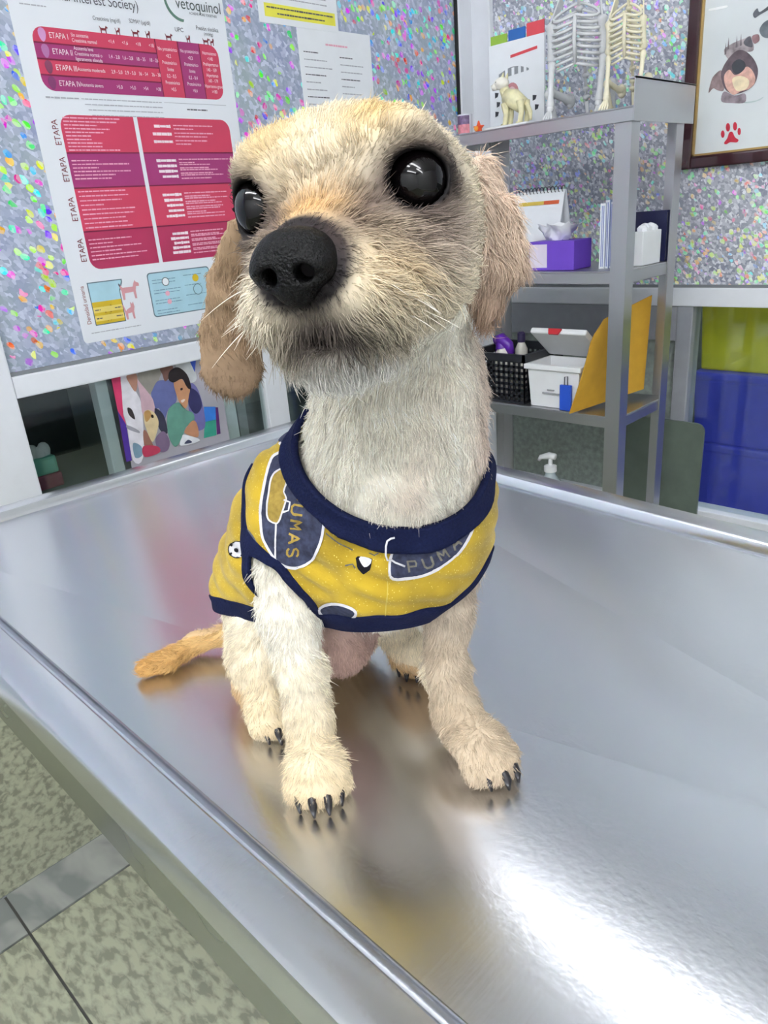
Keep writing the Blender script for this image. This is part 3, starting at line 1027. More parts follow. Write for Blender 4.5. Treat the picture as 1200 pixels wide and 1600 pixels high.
X = 1.54
c = rx(786, 545, X)
vio = mat('violet_rubber', (92, 40, 160), 0.35, vary=0.1)
t = thing('spray_bottle', 'violet-headed spray bottle standing in the black basket', 'bottle', (X, c[1], ZL + 0.004))
MB().lathe((X, c[1], ZL + 0.0046), [(0.026, 0), (0.028, 0.004), (0.028, 0.085), (0.014, 0.108), (0.012, 0.12)], 18).build('bottle', mat('milky_plastic', (226, 224, 214), 0.3), t, smooth=True, auto=40)
MB().tube([(X, c[1] + 0.022, c[2] + 0.020), (X, c[1] + 0.004, c[2] + 0.024), (X, c[1] - 0.018, c[2] + 0.010), (X, c[1] - 0.026, c[2] - 0.012)], [0.012, 0.016, 0.013, 0.008], 10).build('spray_head', vio, t, smooth=True)
MB().tube([(X, c[1] + 0.002, ZL + 0.115), (X, c[1] + 0.004, c[2] + 0.018)], [0.017, 0.014], 12).build('collar', vio, t, smooth=True, auto=50)
MB().tube([(X, c[1] + 0.014, c[2] + 0.012), (X, c[1] + 0.016, c[2] - 0.020)], [0.007, 0.005], 8).build('trigger', vio, t, smooth=True)
c2 = rx(806, 560, X + 0.03)
t = thing('small_bottle', 'small pale bottle with a dark cap in the black basket', 'bottle', (X + 0.055, c2[1], ZL + 0.004))
MB().lathe((X + 0.055, c2[1], ZL + 0.0046), [(0.015, 0), (0.016, 0.003), (0.016, 0.10), (0.008, 0.118)], 14).build('bottle', MATS['milky_plastic'], t, smooth=True, auto=40)
MB().lathe((X + 0.055, c2[1], ZL + 0.122), [(0.010, 0), (0.010, 0.022), (0.006, 0.026)], 12).build('cap', mat('plum_cap', (52, 44, 78), 0.4), t, smooth=True, auto=40)

# ---- white hinged container with its lid propped open
X = 1.462
ya, yb2 = rx(822, 620, X)[1] - 0.004, rx(908, 628, X)[1] + 0.006
zt = rx(865, 572, X)[2]
t = thing('lidded_container', 'white plastic container with an open lid and red latch on the lower shelf', 'container', (X + 0.05, (ya + yb2) / 2, ZL))
cb = MB()
cx = 0.100
ins = 0.006
lo = [(X + ins, yb2 + ins), (X + cx - ins, yb2 + ins), (X + cx - ins, ya - ins), (X + ins, ya - ins)]
hi = [(X, yb2), (X + cx, yb2), (X + cx, ya), (X, ya)]
hin = [(X + 0.003, yb2 + 0.003), (X + cx - 0.003, yb2 + 0.003), (X + cx - 0.003, ya - 0.003), (X + 0.003, ya - 0.003)]
for q, zz in ((lo, ZL), (hi, zt), (hin, zt), ([(a_[0], a_[1]) for a_ in lo], ZL + 0.004)):
    cb.v += [(p[0], p[1], zz) for p in q]
for j in range(3):
    for k in range(4):
        k2 = (k + 1) % 4
        cb.f.append((j * 4 + k, j * 4 + k2, j * 4 + 4 + k2, j * 4 + 4 + k))
cb.f += [(3, 2, 1, 0), (12, 13, 14, 15)]
cb.build('tub', white_plastic, t, bevel=0.002)
rm = MB()
ring = lambda e, zz: [(X - e, yb2 - e, zz), (X + cx + e, yb2 - e, zz), (X + cx + e, ya + e, zz), (X - e, ya + e, zz)]
ring_strip([ring(0.0, zt - 0.012), ring(0.006, zt - 0.010), ring(0.006, zt + 0.001), ring(-0.003, zt + 0.002), ring(-0.003, zt - 0.002)], rm)
rm.build('rim', white_plastic, t, bevel=0.0015)
# lid hinged at the back edge, leaning back
la = math.radians(38)
L0 = np.array([X + cx, 0, zt + 0.004])
ld = np.array([-math.cos(la), 0, math.sin(la)])
lnn = np.array([math.sin(la), 0, math.cos(la)])
lid = MB()
lw = 0.108
cs = [L0 + np.array([0, yb2 - 0.004, 0]), L0 + np.array([0, ya + 0.004, 0]), L0 + ld * lw + np.array([0, ya + 0.004, 0]), L0 + ld * lw + np.array([0, yb2 - 0.004, 0])]
lid.prism(cs, lnn * 0.014)
lid.build('lid', white_plastic, t, bevel=0.005, seg=3)
ym = (ya + yb2) / 2 + 0.006
e0 = L0 + ld * (lw + 0.0008)
MB().prism([e0 + np.array([0, ym - 0.017, 0]) + lnn * 0.010, e0 + np.array([0, ym + 0.017, 0]) + lnn * 0.010, e0 + np.array([0, ym + 0.012, 0]) - lnn * 0.004, e0 + np.array([0, ym - 0.012, 0]) - lnn * 0.004], ld * 0.004).build('latch', mat('red_plastic', (190, 34, 44), 0.35), t)
for (dz, w_) in ((0.042, 0.018), (0.034, 0.044)):
    MB().box(X + 0.0004, ym - w_ / 2, ZL + dz - 0.0015, X + 0.004, ym + w_ / 2, ZL + dz + 0.0015).build('lettering', mat('faint_grey_ink', (160, 162, 166), 0.6), t)

# ---- small blue carton
X = 1.457
t = thing('blue_carton', 'small bright blue carton between the white container and the yellow envelope', 'carton', (X + 0.006, 0.874, ZL))
blu = mat('bright_blue_card', (38, 84, 200), 0.45)
zc = rx(892, 603, X)[2]
cbx = MB().box(X - 0.001, 0.858, ZL, X + 0.006, 0.887, zc)
cbx.build('box', blu, t, bevel=0.001, seg=1)
MB().tube([(X + 0.002, 0.876, zc), (X + 0.002, 0.876, zc + 0.018), (X + 0.002, 0.868, zc + 0.020), (X + 0.002, 0.868, zc)], 0.0012, 6).build('hanging_loop', dark_ink, t)

# ---- yellow padded envelope leaning across the rack end
t = thing('padded_envelope', 'bent mustard yellow padded envelope leaning at the rack end', 'envelope', (1.54, 0.80, ZL))
NA, NB = 10, 14
front, back = MB(), None
B0, B1 = np.array([1.434, 0.848, ZL + 0.001]), np.array([1.645, 0.776, ZL + 0.020])
U0, U1 = np.array([1.474, 0.812, ZL + 0.196]), np.array([1.664, 0.777, ZL + 0.232])
gr = np.zeros((NA + 1, NB + 1, 3))
for i in range(NA + 1):
    for j in range(NB + 1):
        a, b_ = i / NA, j / NB
        p = (1 - a) * ((1 - b_) * B0 + b_ * B1) + a * ((1 - b_) * U0 + b_ * U1)
        p = p + np.array([-0.012 * math.sin(math.pi * a) * (1 - b_), 0.010 * math.sin(math.pi * b_) * math.sin(math.pi * a) - 0.010 * math.sin(math.pi * a) * (1 - b_), 0])
        if a > 0.85 and b_ < 0.15:
            p = p + np.array([0.008, -0.004, -0.012]) * (a - 0.85) / 0.15 * (0.15 - b_) / 0.15
        gr[i, j] = p
eb = MB()
th = np.array([0.0030, 0.0045, 0.0])
for sgn in (1, -1):
    for i in range(NA + 1):
        for j in range(NB + 1):
            edge = min(i, NA - i, j, NB - j)
            k = 0.25 if edge == 0 else (0.8 if edge == 1 else 1.0)
            eb.v.append(tuple(gr[i, j] + sgn * th * k))
n0 = (NA + 1) * (NB + 1)
for i in range(NA):
    for j in range(NB):
        k = i * (NB + 1) + j
        eb.f.append((k, k + 1, k + NB + 2, k + NB + 1))
        eb.f.append((n0 + k + NB + 1, n0 + k + NB + 2, n0 + k + 1, n0 + k))
bd = [j for j in range(NB + 1)] + [i * (NB + 1) + NB for i in range(1, NA + 1)] + [NA * (NB + 1) + j for j in range(NB - 1, -1, -1)] + [i * (NB + 1) for i in range(NA - 1, 0, -1)]
for q in range(len(bd)):
    a, b_ = bd[q], bd[(q + 1) % len(bd)]
    eb.f.append((a, b_, n0 + b_, n0 + a))
kraft = mat('mustard_kraft', (206, 158, 48), 0.7, vary=0.06, scale=40, bump=0.2)
eb.build('padded_sleeve', kraft, t, smooth=True, auto=50)

# ---- pump bottle on the lowest shelf
X = 1.53
c = rx(860, 725, X)
t = thing('pump_bottle', 'clear bottle with a white pump head low behind the table edge', 'bottle', (X, c[1], SHELVES[3]))
zb = SHELVES[3] + 0.0006
zp = rx(860, 736, X)[2]
MB().lathe((X, c[1], zb), [(0.026, 0), (0.029, 0.004), (0.029, zp - zb - 0.03), (0.013, zp - zb - 0.008), (0.012, zp - zb)], 18).build('bottle', mat('pale_gel_bottle', (176, 190, 194), 0.15), t, smooth=True, auto=40)
MB().lathe((X, c[1], zp), [(0.016, 0), (0.016, 0.014), (0.006, 0.018), (0.005, 0.034)], 14).build('collar', white_plastic, t, smooth=True, auto=40)
MB().tube([(X, c[1] - 0.014, zp + 0.040), (X, c[1] + 0.004, zp + 0.040), (X - 0.003, c[1] + 0.026, zp + 0.034), (X - 0.003, c[1] + 0.032, zp + 0.024)], [0.008, 0.009, 0.006, 0.004], 10).build('pump_head', white_plastic, t, smooth=True)

# ---- grey-green rounded tray leaning against the partition
X = XW - 0.030
y1 = SY0 - 0.010
y0 = rx(1095, 700, X)[1]
zt = rx(1070, 662, X)[2]
t = thing('leaning_tray', 'grey-green rounded tray leaning on the partition beside the rack', 'tray', (X, (y0 + y1) / 2, 0))
ol = rrect(y0, 0.0, y1 + 0.20, zt, 0.022)
tm = mat('grey_green_tray', (98, 110, 100), 0.45, vary=0.12, scale=20)
MB().prism([(X + 0.016 * (q[1] / zt), q[0], q[1]) for q in ol], (0.004, 0, 0)).build('panel', tm, t)
ol2 = rrect(y0 + 0.008, 0.008, y1 + 0.192, zt - 0.008, 0.018)
rmb = MB()
n_ = len(ol)
for q in range(n_):
    q2 = (q + 1) % n_
    A_ = [(X + 0.016 * (p[1] / zt) - 0.0035, p[0], p[1]) for p in (ol[q], ol[q2])]
    B_ = [(X + 0.016 * (p[1] / zt) - 0.0035, p[0], p[1]) for p in (ol2[q2], ol2[q])]
    rmb.prism(A_ + B_, (0.0034, 0, 0))
rmb.build('lip', tm, t)

# ================================================================== bins beyond the glass of wall_right
X = XW + 0.12
ledge = MB().box(XW + 0.09, -0.6, 0.0, XW + 0.74, 0.95, 0.405).build('ledge_beyond_right', plaster)
_tag(ledge, kind='structure')


def storage_bin(name, label, y0, y1, z0_, z1_, colr, dx=0.0, lip=True):
    t = thing(name, label, 'storage bin', (X + 0.17 + dx, (y0 + y1) / 2, z0_), 'storage bins behind the glass')
    m = mat('bin_plastic_%d_%d' % (colr[0], colr[2]), colr, 0.4, vary=0.05)
    xa, xb = X + dx, X + dx + 0.34
    lo = [(xa + 0.012, y0 + 0.012), (xb - 0.012, y0 + 0.012), (xb - 0.012, y1 - 0.012), (xa + 0.012, y1 - 0.012)]
    hi = [(xa + 0.003, y0 + 0.003), (xb - 0.003, y0 + 0.003), (xb - 0.003, y1 - 0.003), (xa + 0.003, y1 - 0.003)]
    b = MB()
    b.v = [(p[0], p[1], z0_) for p in lo] + [(p[0], p[1], z1_ - 0.02) for p in hi]
    b.f = [(3, 2, 1, 0), (4, 5, 6, 7)] + [(k, (k + 1) % 4, 4 + (k + 1) % 4, 4 + k) for k in range(4)]
    b.build('tub', m, t, bevel=0.006)
    MB().box(xa, y0, z1_ - 0.022, xb, y1, z1_).build('lid', m, t, bevel=0.006)
    if lip:
        MB().box(xa - 0.006, y0 + 0.10, z1_ - 0.045, xa + 0.006, y0 + 0.16, z1_ - 0.012).build('clip', m, t, bevel=0.002)
    return t


yb1 = rx(1078, 640, X)[1]
storage_bin('storage_bin', 'blue storage bin at the bottom of the stack behind the glass', yb1 - 0.50, yb1 - 0.008, 0.405, 0.592, (78, 84, 222))
storage_bin('storage_bin', 'blue storage bin in the middle of the stack, under the yellow bin', yb1 - 0.50, yb1, 0.592, 0.785, (78, 84, 222))
storage_bin('storage_bin', 'yellow storage bin on top of the blue bins behind the glass', yb1 - 0.46, rx(1084, 530, X)[1], 0.785, 1.00, (238, 228, 60), 0.02)
# ================================================================== posters and papers
ink_red = mat('poster_red', (198, 62, 92), 0.35, vary=0.04, scale=12)
ink_plum = mat('poster_plum', (158, 52, 112), 0.35, vary=0.05, scale=12)
ink_deep = mat('poster_crimson', (172, 48, 88), 0.35, vary=0.05, scale=12)
ink_line = mat('poster_dark_line', (118, 26, 62), 0.4)  # dark crimson lines printed between the table rows
ink_white = mat('poster_white_ink', (240, 226, 232), 0.5, vary=0.01)
ink_pale = mat('poster_pale_ink', (228, 168, 188), 0.5, vary=0.03)
ink_grey = mat('poster_grey_ink', (84, 84, 92), 0.6)
ink_light = mat('poster_lightgrey_ink', (168, 170, 178), 0.6)
paper = mat('glossy_poster_paper', (226, 230, 236), 0.3, vary=0.015, scale=5)
YP = YW - 0.0012


def wy(px, py):
    q = on_y(px, py, YW)
    return q[0], q[2]


class Sheet:
    """Prints on a flat sheet parallel to wall_left; coordinates (x, z)."""

    def __init__(s, root, y):
        s.root, s.y, s.parent = root, y, root

    def poly(s, name, pts, m, lift=1):
        return MB().prism([(x, s.y - 0.00025 * (lift - 1), z) for x, z in pts], (0, -0.00025, 0)).build(name, m, s.parent)

    def text(s, txt, x, z, size, m, lift=2, rot=0.0, align='LEFT', squeeze=1.0, name='lettering'):
        cu = bpy.data.curves.new(name, 'FONT')
        cu.body = txt
        cu.size = size
        cu.align_x = align
        cu.align_y = 'CENTER'
        cu.materials.append(m)
        tmp = bpy.data.objects.new(name, cu)
        COL.objects.link(tmp)
        dg = bpy.context.evaluated_depsgraph_get()
        me = bpy.data.meshes.new_from_object(tmp.evaluated_get(dg))
        bpy.data.objects.remove(tmp, do_unlink=True)
        bpy.data.curves.remove(cu)
        if not me.materials:
            me.materials.append(m)
        o = bpy.data.objects.new(name, me)
        COL.objects.link(o)
        o.parent = s.parent
        o.location = Vector(np.array([x, s.y - 0.00025 * lift - 0.0001, z]) - ORG[s.parent])
        o.rotation_euler = Euler((math.pi / 2, rot, 0), 'XYZ')
        o.scale = (squeeze, 1, 1)
        return o

    def lines(s, rows, m, lift=2, name='small_print', gap=0.0012, hgt=0.0022):
        """Lines too small to read, as runs of word-long dashes; rows: (x0, x1, z)."""
        mb = MB()
        for x0, x1, z in rows:
            x = x0
            while x < x1:
                w_ = min(random.uniform(0.004, 0.013), x1 - x)
                h_ = hgt * random.uniform(0.75, 1.1)
                mb.prism([(x, s.y - 0.00025 * (lift - 1), z - h_ / 2), (x + w_, s.y - 0.00025 * (lift - 1), z - h_ / 2), (x + w_, s.y - 0.00025 * (lift - 1), z + h_ / 2), (x, s.y - 0.00025 * (lift - 1), z + h_ / 2)], (0, -0.0002, 0))
                x += w_ + gap
        if mb.v:
            o = mb.build(name, m, s.parent)
            o['kind'] = 'stuff'
            return o


# ------------------------------------------------------------------ kidney staging poster
PX0, PZ0 = wy(128, 538)
PX0 = 0.613
PX1 = wy(378, 235)[0]
PZ1 = CZ + 0.50
poster = thing('kidney_poster', 'white kidney disease staging poster with red and plum tables on the left partition', 'poster', ((PX0 + PX1) / 2, YW, PZ0))
MB().prism([(x, YW - 0.0004, z) for x, z in rrect(PX0, PZ0, PX1, PZ1, 0.008)], (0, -0.0008, 0)).build('sheet', paper, poster)
S = Sheet(poster, YP)
dXp = PX1 - PX0
# upper staging table
ax, az = wy(48, 38)
bx_, bz = wy(350, 155)
az = (wy(48, 38)[1] + wy(338, 73)[1]) / 2
bz = (wy(72, 141)[1] + wy(348, 157)[1]) / 2
ax = (wy(48, 60)[0] + wy(70, 130)[0]) / 2 - 0.001
xs = wy(247, 100)[0]
S.poly('table_block', rrect(ax, bz, bx_, az, 0.020), ink_red)
rh = (az - bz) / 4
for k in range(4):
    zt_, zb_ = az - rh * k, az - rh * (k + 1)
    if k % 2 == 1:
        pl = rrect(ax, zb_, xs, zt_, 0.020, (1 if k == 3 else 0, 0, 0, 0))
        S.poly('table_row', pl, ink_plum, 2)
    if k:
        S.poly('row_line', [(ax, zt_ - 0.0012), (xs, zt_ - 0.0012), (xs, zt_ + 0.0012), (ax, zt_ + 0.0012)], ink_line, 3)
xc = [xs, xs + (bx_ - xs) * 0.345, xs + (bx_ - xs) * 0.69, bx_]
S.poly('table_column', [(xc[1], bz), (xc[2], bz), (xc[2], az), (xc[1], az)], ink_plum, 2)
for x in xc[:3]:
    S.poly('row_line', [(x - 0.0008, bz), (x + 0.0008, bz), (x + 0.0008, az), (x - 0.0008, az)], ink_line, 3)
rows = (('ETAPA I', ('Sin azotemia', 'Creatinina normal'), ('<1,4', '<1,6', '<18', '<18')),
        ('ETAPA II', ('Azotemia leve', 'Creatinina normal o', 'ligeramente elevada'), ('1,4 - 2,8', '1,6 - 2,8', '18 - 35', '18 - 25')),
        ('ETAPA III', ('Azotemia moderada',), ('2,9 - 5,0', '2,9 - 5,0', '36 - 54', '26 - 38')),
        ('ETAPA IV', ('Azotemia severa',), ('>5,0', '>5,0', '>54', '>38')))
wL = xs - ax
for k, (e, sub, vals) in enumerate(rows):
    zc = az - rh * (k + 0.5)
    S.text(e, ax + wL * 0.125, zc, 0.0122, ink_white, 3, squeeze=0.80)
    for q, s_ in enumerate(sub):
        S.text(s_, ax + wL * 0.295, zc + (len(sub) - 1) * 0.004 - 0.008 * q, 0.0080, ink_white, 3, squeeze=0.78)
    for q, v_ in enumerate(vals):
        S.text(v_, ax + wL * (0.615 + 0.115 * q), zc, 0.0082, ink_white, 3, align='CENTER', squeeze=0.8)
    kd = [(ax + wL * 0.075 + 0.0065 * math.cos(q) * (1 + 0.25 * math.sin(q)), zc + 0.0105 * math.sin(q)) for q in np.linspace(0, 2 * math.pi, 13)[:-1]]
    S.poly('kidney_mark', kd, mat('kidney_mark_%d' % k, ((206, 150, 200), (170, 110, 160), (128, 62, 92), (122, 50, 100))[k], 0.5), 3)
for c_, items in enumerate((('No proteinúrico', '<0,2', 'Proteinúrico', 'límite', '0,2 - 0,5', 'Proteinúrico', '>0,5'), ('No proteinúrico', '<0,2', 'Proteinúrico', 'límite', '0,2 - 0,4', 'Proteinúrico', '>0,4'), ('Normotenso', '<140', 'Prehipertenso', '140 - 159', 'Hipertenso', '160 - 179', 'Hipertenso grave', '>180'))):
    xm = (xc[c_] + xc[c_ + 1]) / 2
    for q, s_ in enumerate(items):
        S.text(s_, xm, az - (az - bz) * (0.16 + (0.70 / (len(items) - 1)) * q), 0.0085, ink_white, 3, align='CENTER', squeeze=0.72)
# headings above the table with small animal marks


def pet(cx, cz, h, m, cat=False):
    """Small side-view animal silhouette."""
    w_ = h * (0.75 if cat else 1.0)
    if cat:
        p = [(-.5, 0), (-.35, 0), (-.32, .35), (.05, .38), (.1, 0), (.25, 0), (.25, .45), (.35, .7), (.3, 1), (.18, .88), (.05, 1), (.02, .7), (-.3, .6), (-.45, .5), (-.6, .9), (-.68, .88), (-.55, .4)]
    else:
        p = [(-.5, 0), (-.38, 0), (-.34, .35), (.2, .38), (.24, 0), (.36, 0), (.36, .45), (.42, .66), (.62, .66), (.62, .82), (.45, .9), (.4, 1.0), (.3, .85), (.22, .66), (-.42, .66), (-.6, .92), (-.64, .86), (-.52, .5)]
    S.poly('animal_mark', [(cx + x * w_, cz + z * h) for x, z in p], m, 2)


ink_maroon = mat('poster_maroon_ink', (120, 46, 56), 0.6)
S.text('Creatinina (mg/dl)', (wy(145, 33)[0] + wy(188, 38)[0]) / 2, wy(166, 34)[1] + 0.003, 0.009, ink_grey, align='CENTER', squeeze=0.8)
S.text('SDMA* (µg/dl)', wy(218, 38)[0], wy(218, 38)[1] + 0.003, 0.009, ink_grey, align='CENTER', squeeze=0.8)
S.text('UPC', wy(279, 47)[0], wy(279, 47)[1], 0.010, ink_grey, align='CENTER')
S.text('Presión sistólica', wy(323, 46)[0], wy(323, 46)[1], 0.010, ink_grey, align='CENTER', squeeze=0.8)
S.text('(mmHg)', wy(325, 54)[0], wy(325, 54)[1], 0.008, ink_grey, align='CENTER', squeeze=0.8)
for (x, y, ct) in ((161, 44, 0), (184, 47, 1), (211, 50, 0), (231, 52, 1), (263, 56, 0), (294, 59, 1), (321, 63, 0), (331, 64, 1)):
    q = wy(x, y)
    pet(q[0], q[1] - 0.0085, 0.0125, ink_maroon, bool(ct))
# title above, and the maker's mark
q = wy(205, 12)
S.text('(International Renal Interest Society)', q[0] + 0.014, q[1] + 0.003, 0.0215, ink_grey, align='RIGHT', squeeze=0.86)
q = wy(150, -22)
S.text('Clasificación IRIS', q[0] + 0.10, wy(205, -4)[1] + 0.012, 0.034, ink_grey, align='RIGHT')
q = wy(303, 12)
S.text('vetoquinol', wy(273, 4)[0], q[1] + 0.003, 0.0265, mat('logo_grey_ink', (72, 82, 80), 0.5), align='LEFT', squeeze=0.90)
S.text('ACHIEVE MORE TOGETHER', wy(295, 22)[0], wy(310, 23)[1], 0.006, ink_grey, align='LEFT', squeeze=0.85)
c_ = (wy(296, 8)[0] - 0.012, wy(296, 8)[1] + 0.006)
arc = []
for k in range(15):
    a_ = math.radians(140 + 130 * k / 14)
    arc.append((c_[0] - 0.008 + 0.036 * math.cos(a_), c_[1] + 0.036 * math.sin(a_)))
arc2 = [(c_[0] - 0.006 + 0.0335 * math.cos(math.radians(140 + 130 * k / 14)), c_[1] + 0.002 + 0.0335 * math.sin(math.radians(140 + 130 * k / 14))) for k in range(14, -1, -1)]
S.poly('logo_ring', arc + arc2, mat('logo_green_ink', (96, 130, 116), 0.5), 2)
S.lines([(wy(30, 8)[0], wy(72, 14)[0], wy(50, 8)[1])], ink_light)
# notes under the table
S.lines([(wy(70, 148)[0], wy(122, 151)[0], bz - 0.010)], ink_light, hgt=0.0026)
for k in range(4):
    S.lines([(wy(126 + 4 * k, 152)[0], wy(252, 160)[0], bz - 0.010 - 0.0085 * k)], ink_light, hgt=0.0016)
S.lines([(wy(290, 160)[0], wy(322, 165)[0], bz - 0.020)], ink_grey)
S.poly('rule', [(wy(255, 155)[0], bz - 0.010), (wy(352, 160)[0], bz - 0.010), (wy(352, 160)[0], bz - 0.0092), (wy(255, 155)[0], bz - 0.0092)], ink_light)
# lower treatment tables
lx0, lz1 = (wy(97, 190)[0] + wy(135, 405)[0]) / 2, wy(150, 181)[1]
lx1 = (wy(213, 190)[0] + wy(243, 405)[0]) / 2
rx0 = (wy(218, 190)[0] + wy(250, 405)[0]) / 2
rx1 = wy(360, 215)[0]
lz0 = (wy(150, 420)[1] + wy(244, 412)[1]) / 2
zr = [lz1, wy(165, 239)[1], wy(180, 292)[1], wy(190, 358)[1], lz0]
cols4 = (ink_red, ink_plum, ink_red, ink_deep)
for side, (xa, xb) in enumerate(((lx0, lx1), (rx0, rx1))):
    for k in range(4):
        rr = 0.020
        cn_ = (0, 0, 0, 0)
        if k == 0:
            cn_ = (0, 0, 0, 1) if side == 0 else (0, 0, 1, 0)
        if k == 3:
            cn_ = (1, 0, 0, 0) if side == 0 else (0, 1, 0, 0)
        S.poly('table_row', rrect(xa, zr[k + 1], xb, zr[k], rr, cn_), cols4[k])
        if k:
            S.poly('row_line', [(xa, zr[k] - 0.0014), (xb, zr[k] - 0.0014), (xb, zr[k] + 0.001), (xa, zr[k] + 0.001)], ink_line, 2)
    w_ = xb - xa
    for k in range(4):
        hgt = zr[k] - zr[k + 1]
        rws = []
        if side == 0:
            n_ = (10, 6, 9, 6)[k]
            for q in range(n_):
                fr_ = (q + 0.8) / (n_ + 0.6) if n_ > 8 else 0.22 + 0.62 * q / n_
                ln_ = random.uniform(0.35, 0.9)
                rws.append((xa + 0.006, xa + w_ * ln_, zr[k] - hgt * fr_))
            S.lines(rws, ink_pale, 2)
            zc = (zr[k] + zr[k + 1]) / 2
            S.text('ETAPA', xa - 0.010, zc + 0.002, 0.0155, ink_maroon, rot=-math.pi / 2, align='CENTER', squeeze=0.9)
        else:
            n_ = (3, 4, 5, 5)[k]
            for q in range(n_):
                zz = zr[k] - hgt * (0.24 + 0.66 * q / n_)
                S.lines([(xa + w_ * random.uniform(0.12, 0.17), xa + w_ * 0.33, zz)], ink_white, 2, hgt=0.0052, gap=0.0006)
                S.lines([(xa + w_ * 0.36, xa + w_ * random.uniform(0.7, 0.95), zz + 0.002), (xa + w_ * 0.36, xa + w_ * random.uniform(0.5, 0.8), zz - 0.004)], ink_pale, 2)
# beaker, striped pets, blue panel along the bottom
bl = mat('poster_pale_blue', (168, 206, 220), 0.4)
ye = mat('poster_yellow', (206, 176, 40), 0.4)
q0, q1 = wy(137, 443), wy(194, 437)
q2, q3 = wy(150, 508), wy(195, 500)
bxa, bxb, bza, bzb = (q0[0] + q2[0]) / 2, (wy(187, 460)[0] + q3[0]) / 2, (q2[1] + q3[1]) / 2, (q0[1] + q1[1]) / 2
zm_ = wy(165, 470)[1]
edge = mat('poster_slate_line', (92, 112, 124), 0.4)
S.poly('beaker_outline', [(bxa - 0.0018, bza - 0.0018), (bxb + 0.0018, bza - 0.0018), (bxb + 0.0018, bzb - 0.020), (bxb + 0.0095, bzb - 0.004), (bxb + 0.0095, bzb + 0.0018), (bxa - 0.0018, bzb + 0.0018)], edge, 1)
S.poly('beaker_top', [(bxa, zm_), (bxb, zm_), (bxb, bzb - 0.018), (bxb + 0.007, bzb - 0.003), (bxb + 0.007, bzb), (bxa, bzb)], bl, 2)
S.poly('beaker_fill', [(bxa, bza), (bxb, bza), (bxb, zm_), (bxa, zm_)], ye, 2)
for k in range(2):
    zz = zm_ - (zm_ - bza) * (0.36 + 0.38 * k)
    S.poly('beaker_band', [(bxa, zz - 0.005), (bxb, zz - 0.005), (bxb, zz + 0.005), (bxa, zz + 0.005)], mat('poster_pale_yellow', (226, 206, 110), 0.4), 3)
    pet((bxa + bxb) / 2, zz - 0.007, 0.015, mat('poster_brown_ink', (110, 40, 24), 0.5), k == 1)
    S.lines([(bxa + 0.003, bxa + 0.014, zz), (bxb - 0.016, bxb - 0.003, zz)], ink_grey, 4)
S.text('Densidad urinaria', bxa - 0.013, (bza + bzb) / 2, 0.0115, mat('poster_rust_ink', (150, 86, 86), 0.6), rot=-math.pi / 2, align='CENTER', squeeze=0.85)
pink = mat('poster_faded_rose', (206, 150, 156), 0.5)
q = wy(205, 467)
pet(q[0], q[1], 0.034, pink)
q = wy(207, 498)
pet(q[0], q[1], 0.032, pink, True)
S.lines([(wy(142, 518)[0], wy(220, 508)[0], bza - 0.014)], ink_light, hgt=0.0016)
ba, bb = wy(232, 428), wy(327, 470)
bxa, bzb = (wy(231, 430)[0] + wy(240, 490)[0]) / 2, (wy(235, 428)[1] + wy(325, 417)[1]) / 2
bxb, bza = wy(329, 450)[0], (wy(242, 494)[1] + wy(327, 481)[1]) / 2
S.poly('panel_outline', rrect(bxa - 0.002, bza - 0.002, bxb + 0.002, bzb + 0.002, 0.007), edge, 1)
S.poly('blue_panel', rrect(bxa, bza, bxb, bzb, 0.006), bl, 2)
ww, hh_ = bxb - bxa, bzb - bza
for k in range(4):
    S.lines([(bxa + ww * 0.05, bxa + ww * random.uniform(0.38, 0.5), bzb - hh_ * (0.16 + 0.24 * k)), (bxa + ww * 0.05, bxa + ww * random.uniform(0.3, 0.5), bzb - hh_ * (0.23 + 0.24 * k)),
             (bxa + ww * 0.56, bxa + ww * random.uniform(0.8, 0.95), bzb - hh_ * (0.13 + 0.24 * k))], mat('poster_blue_grey_ink', (116, 146, 166), 0.6), 3, hgt=0.0015)


def disc(cx, cz, r, m, lift, n_=14):
    S.poly('round_mark', [(cx + r * math.cos(a), cz + r * math.sin(a)) for a in np.linspace(0, 2 * math.pi, n_ + 1)[:-1]], m, lift)


disc(bxa + ww * 0.26, bzb - hh_ * 0.22, 0.0085, ink_grey, 3)
disc(bxa + ww * 0.26, bzb - hh_ * 0.22, 0.0070, card_white, 4)
disc(bxa + ww * 0.26, bzb - hh_ * 0.50, 0.005, ink_pale, 3)
disc(bxa + ww * 0.27, bzb - hh_ * 0.70, 0.005, ink_pale, 3)
disc(bxa + ww * 0.76, bzb - hh_ * 0.22, 0.0075, ye, 3)
disc(bxa + ww * 0.77, bzb - hh_ * 0.50, 0.011, edge, 3)
disc(bxa + ww * 0.77, bzb - hh_ * 0.50, 0.0097, bl, 4)

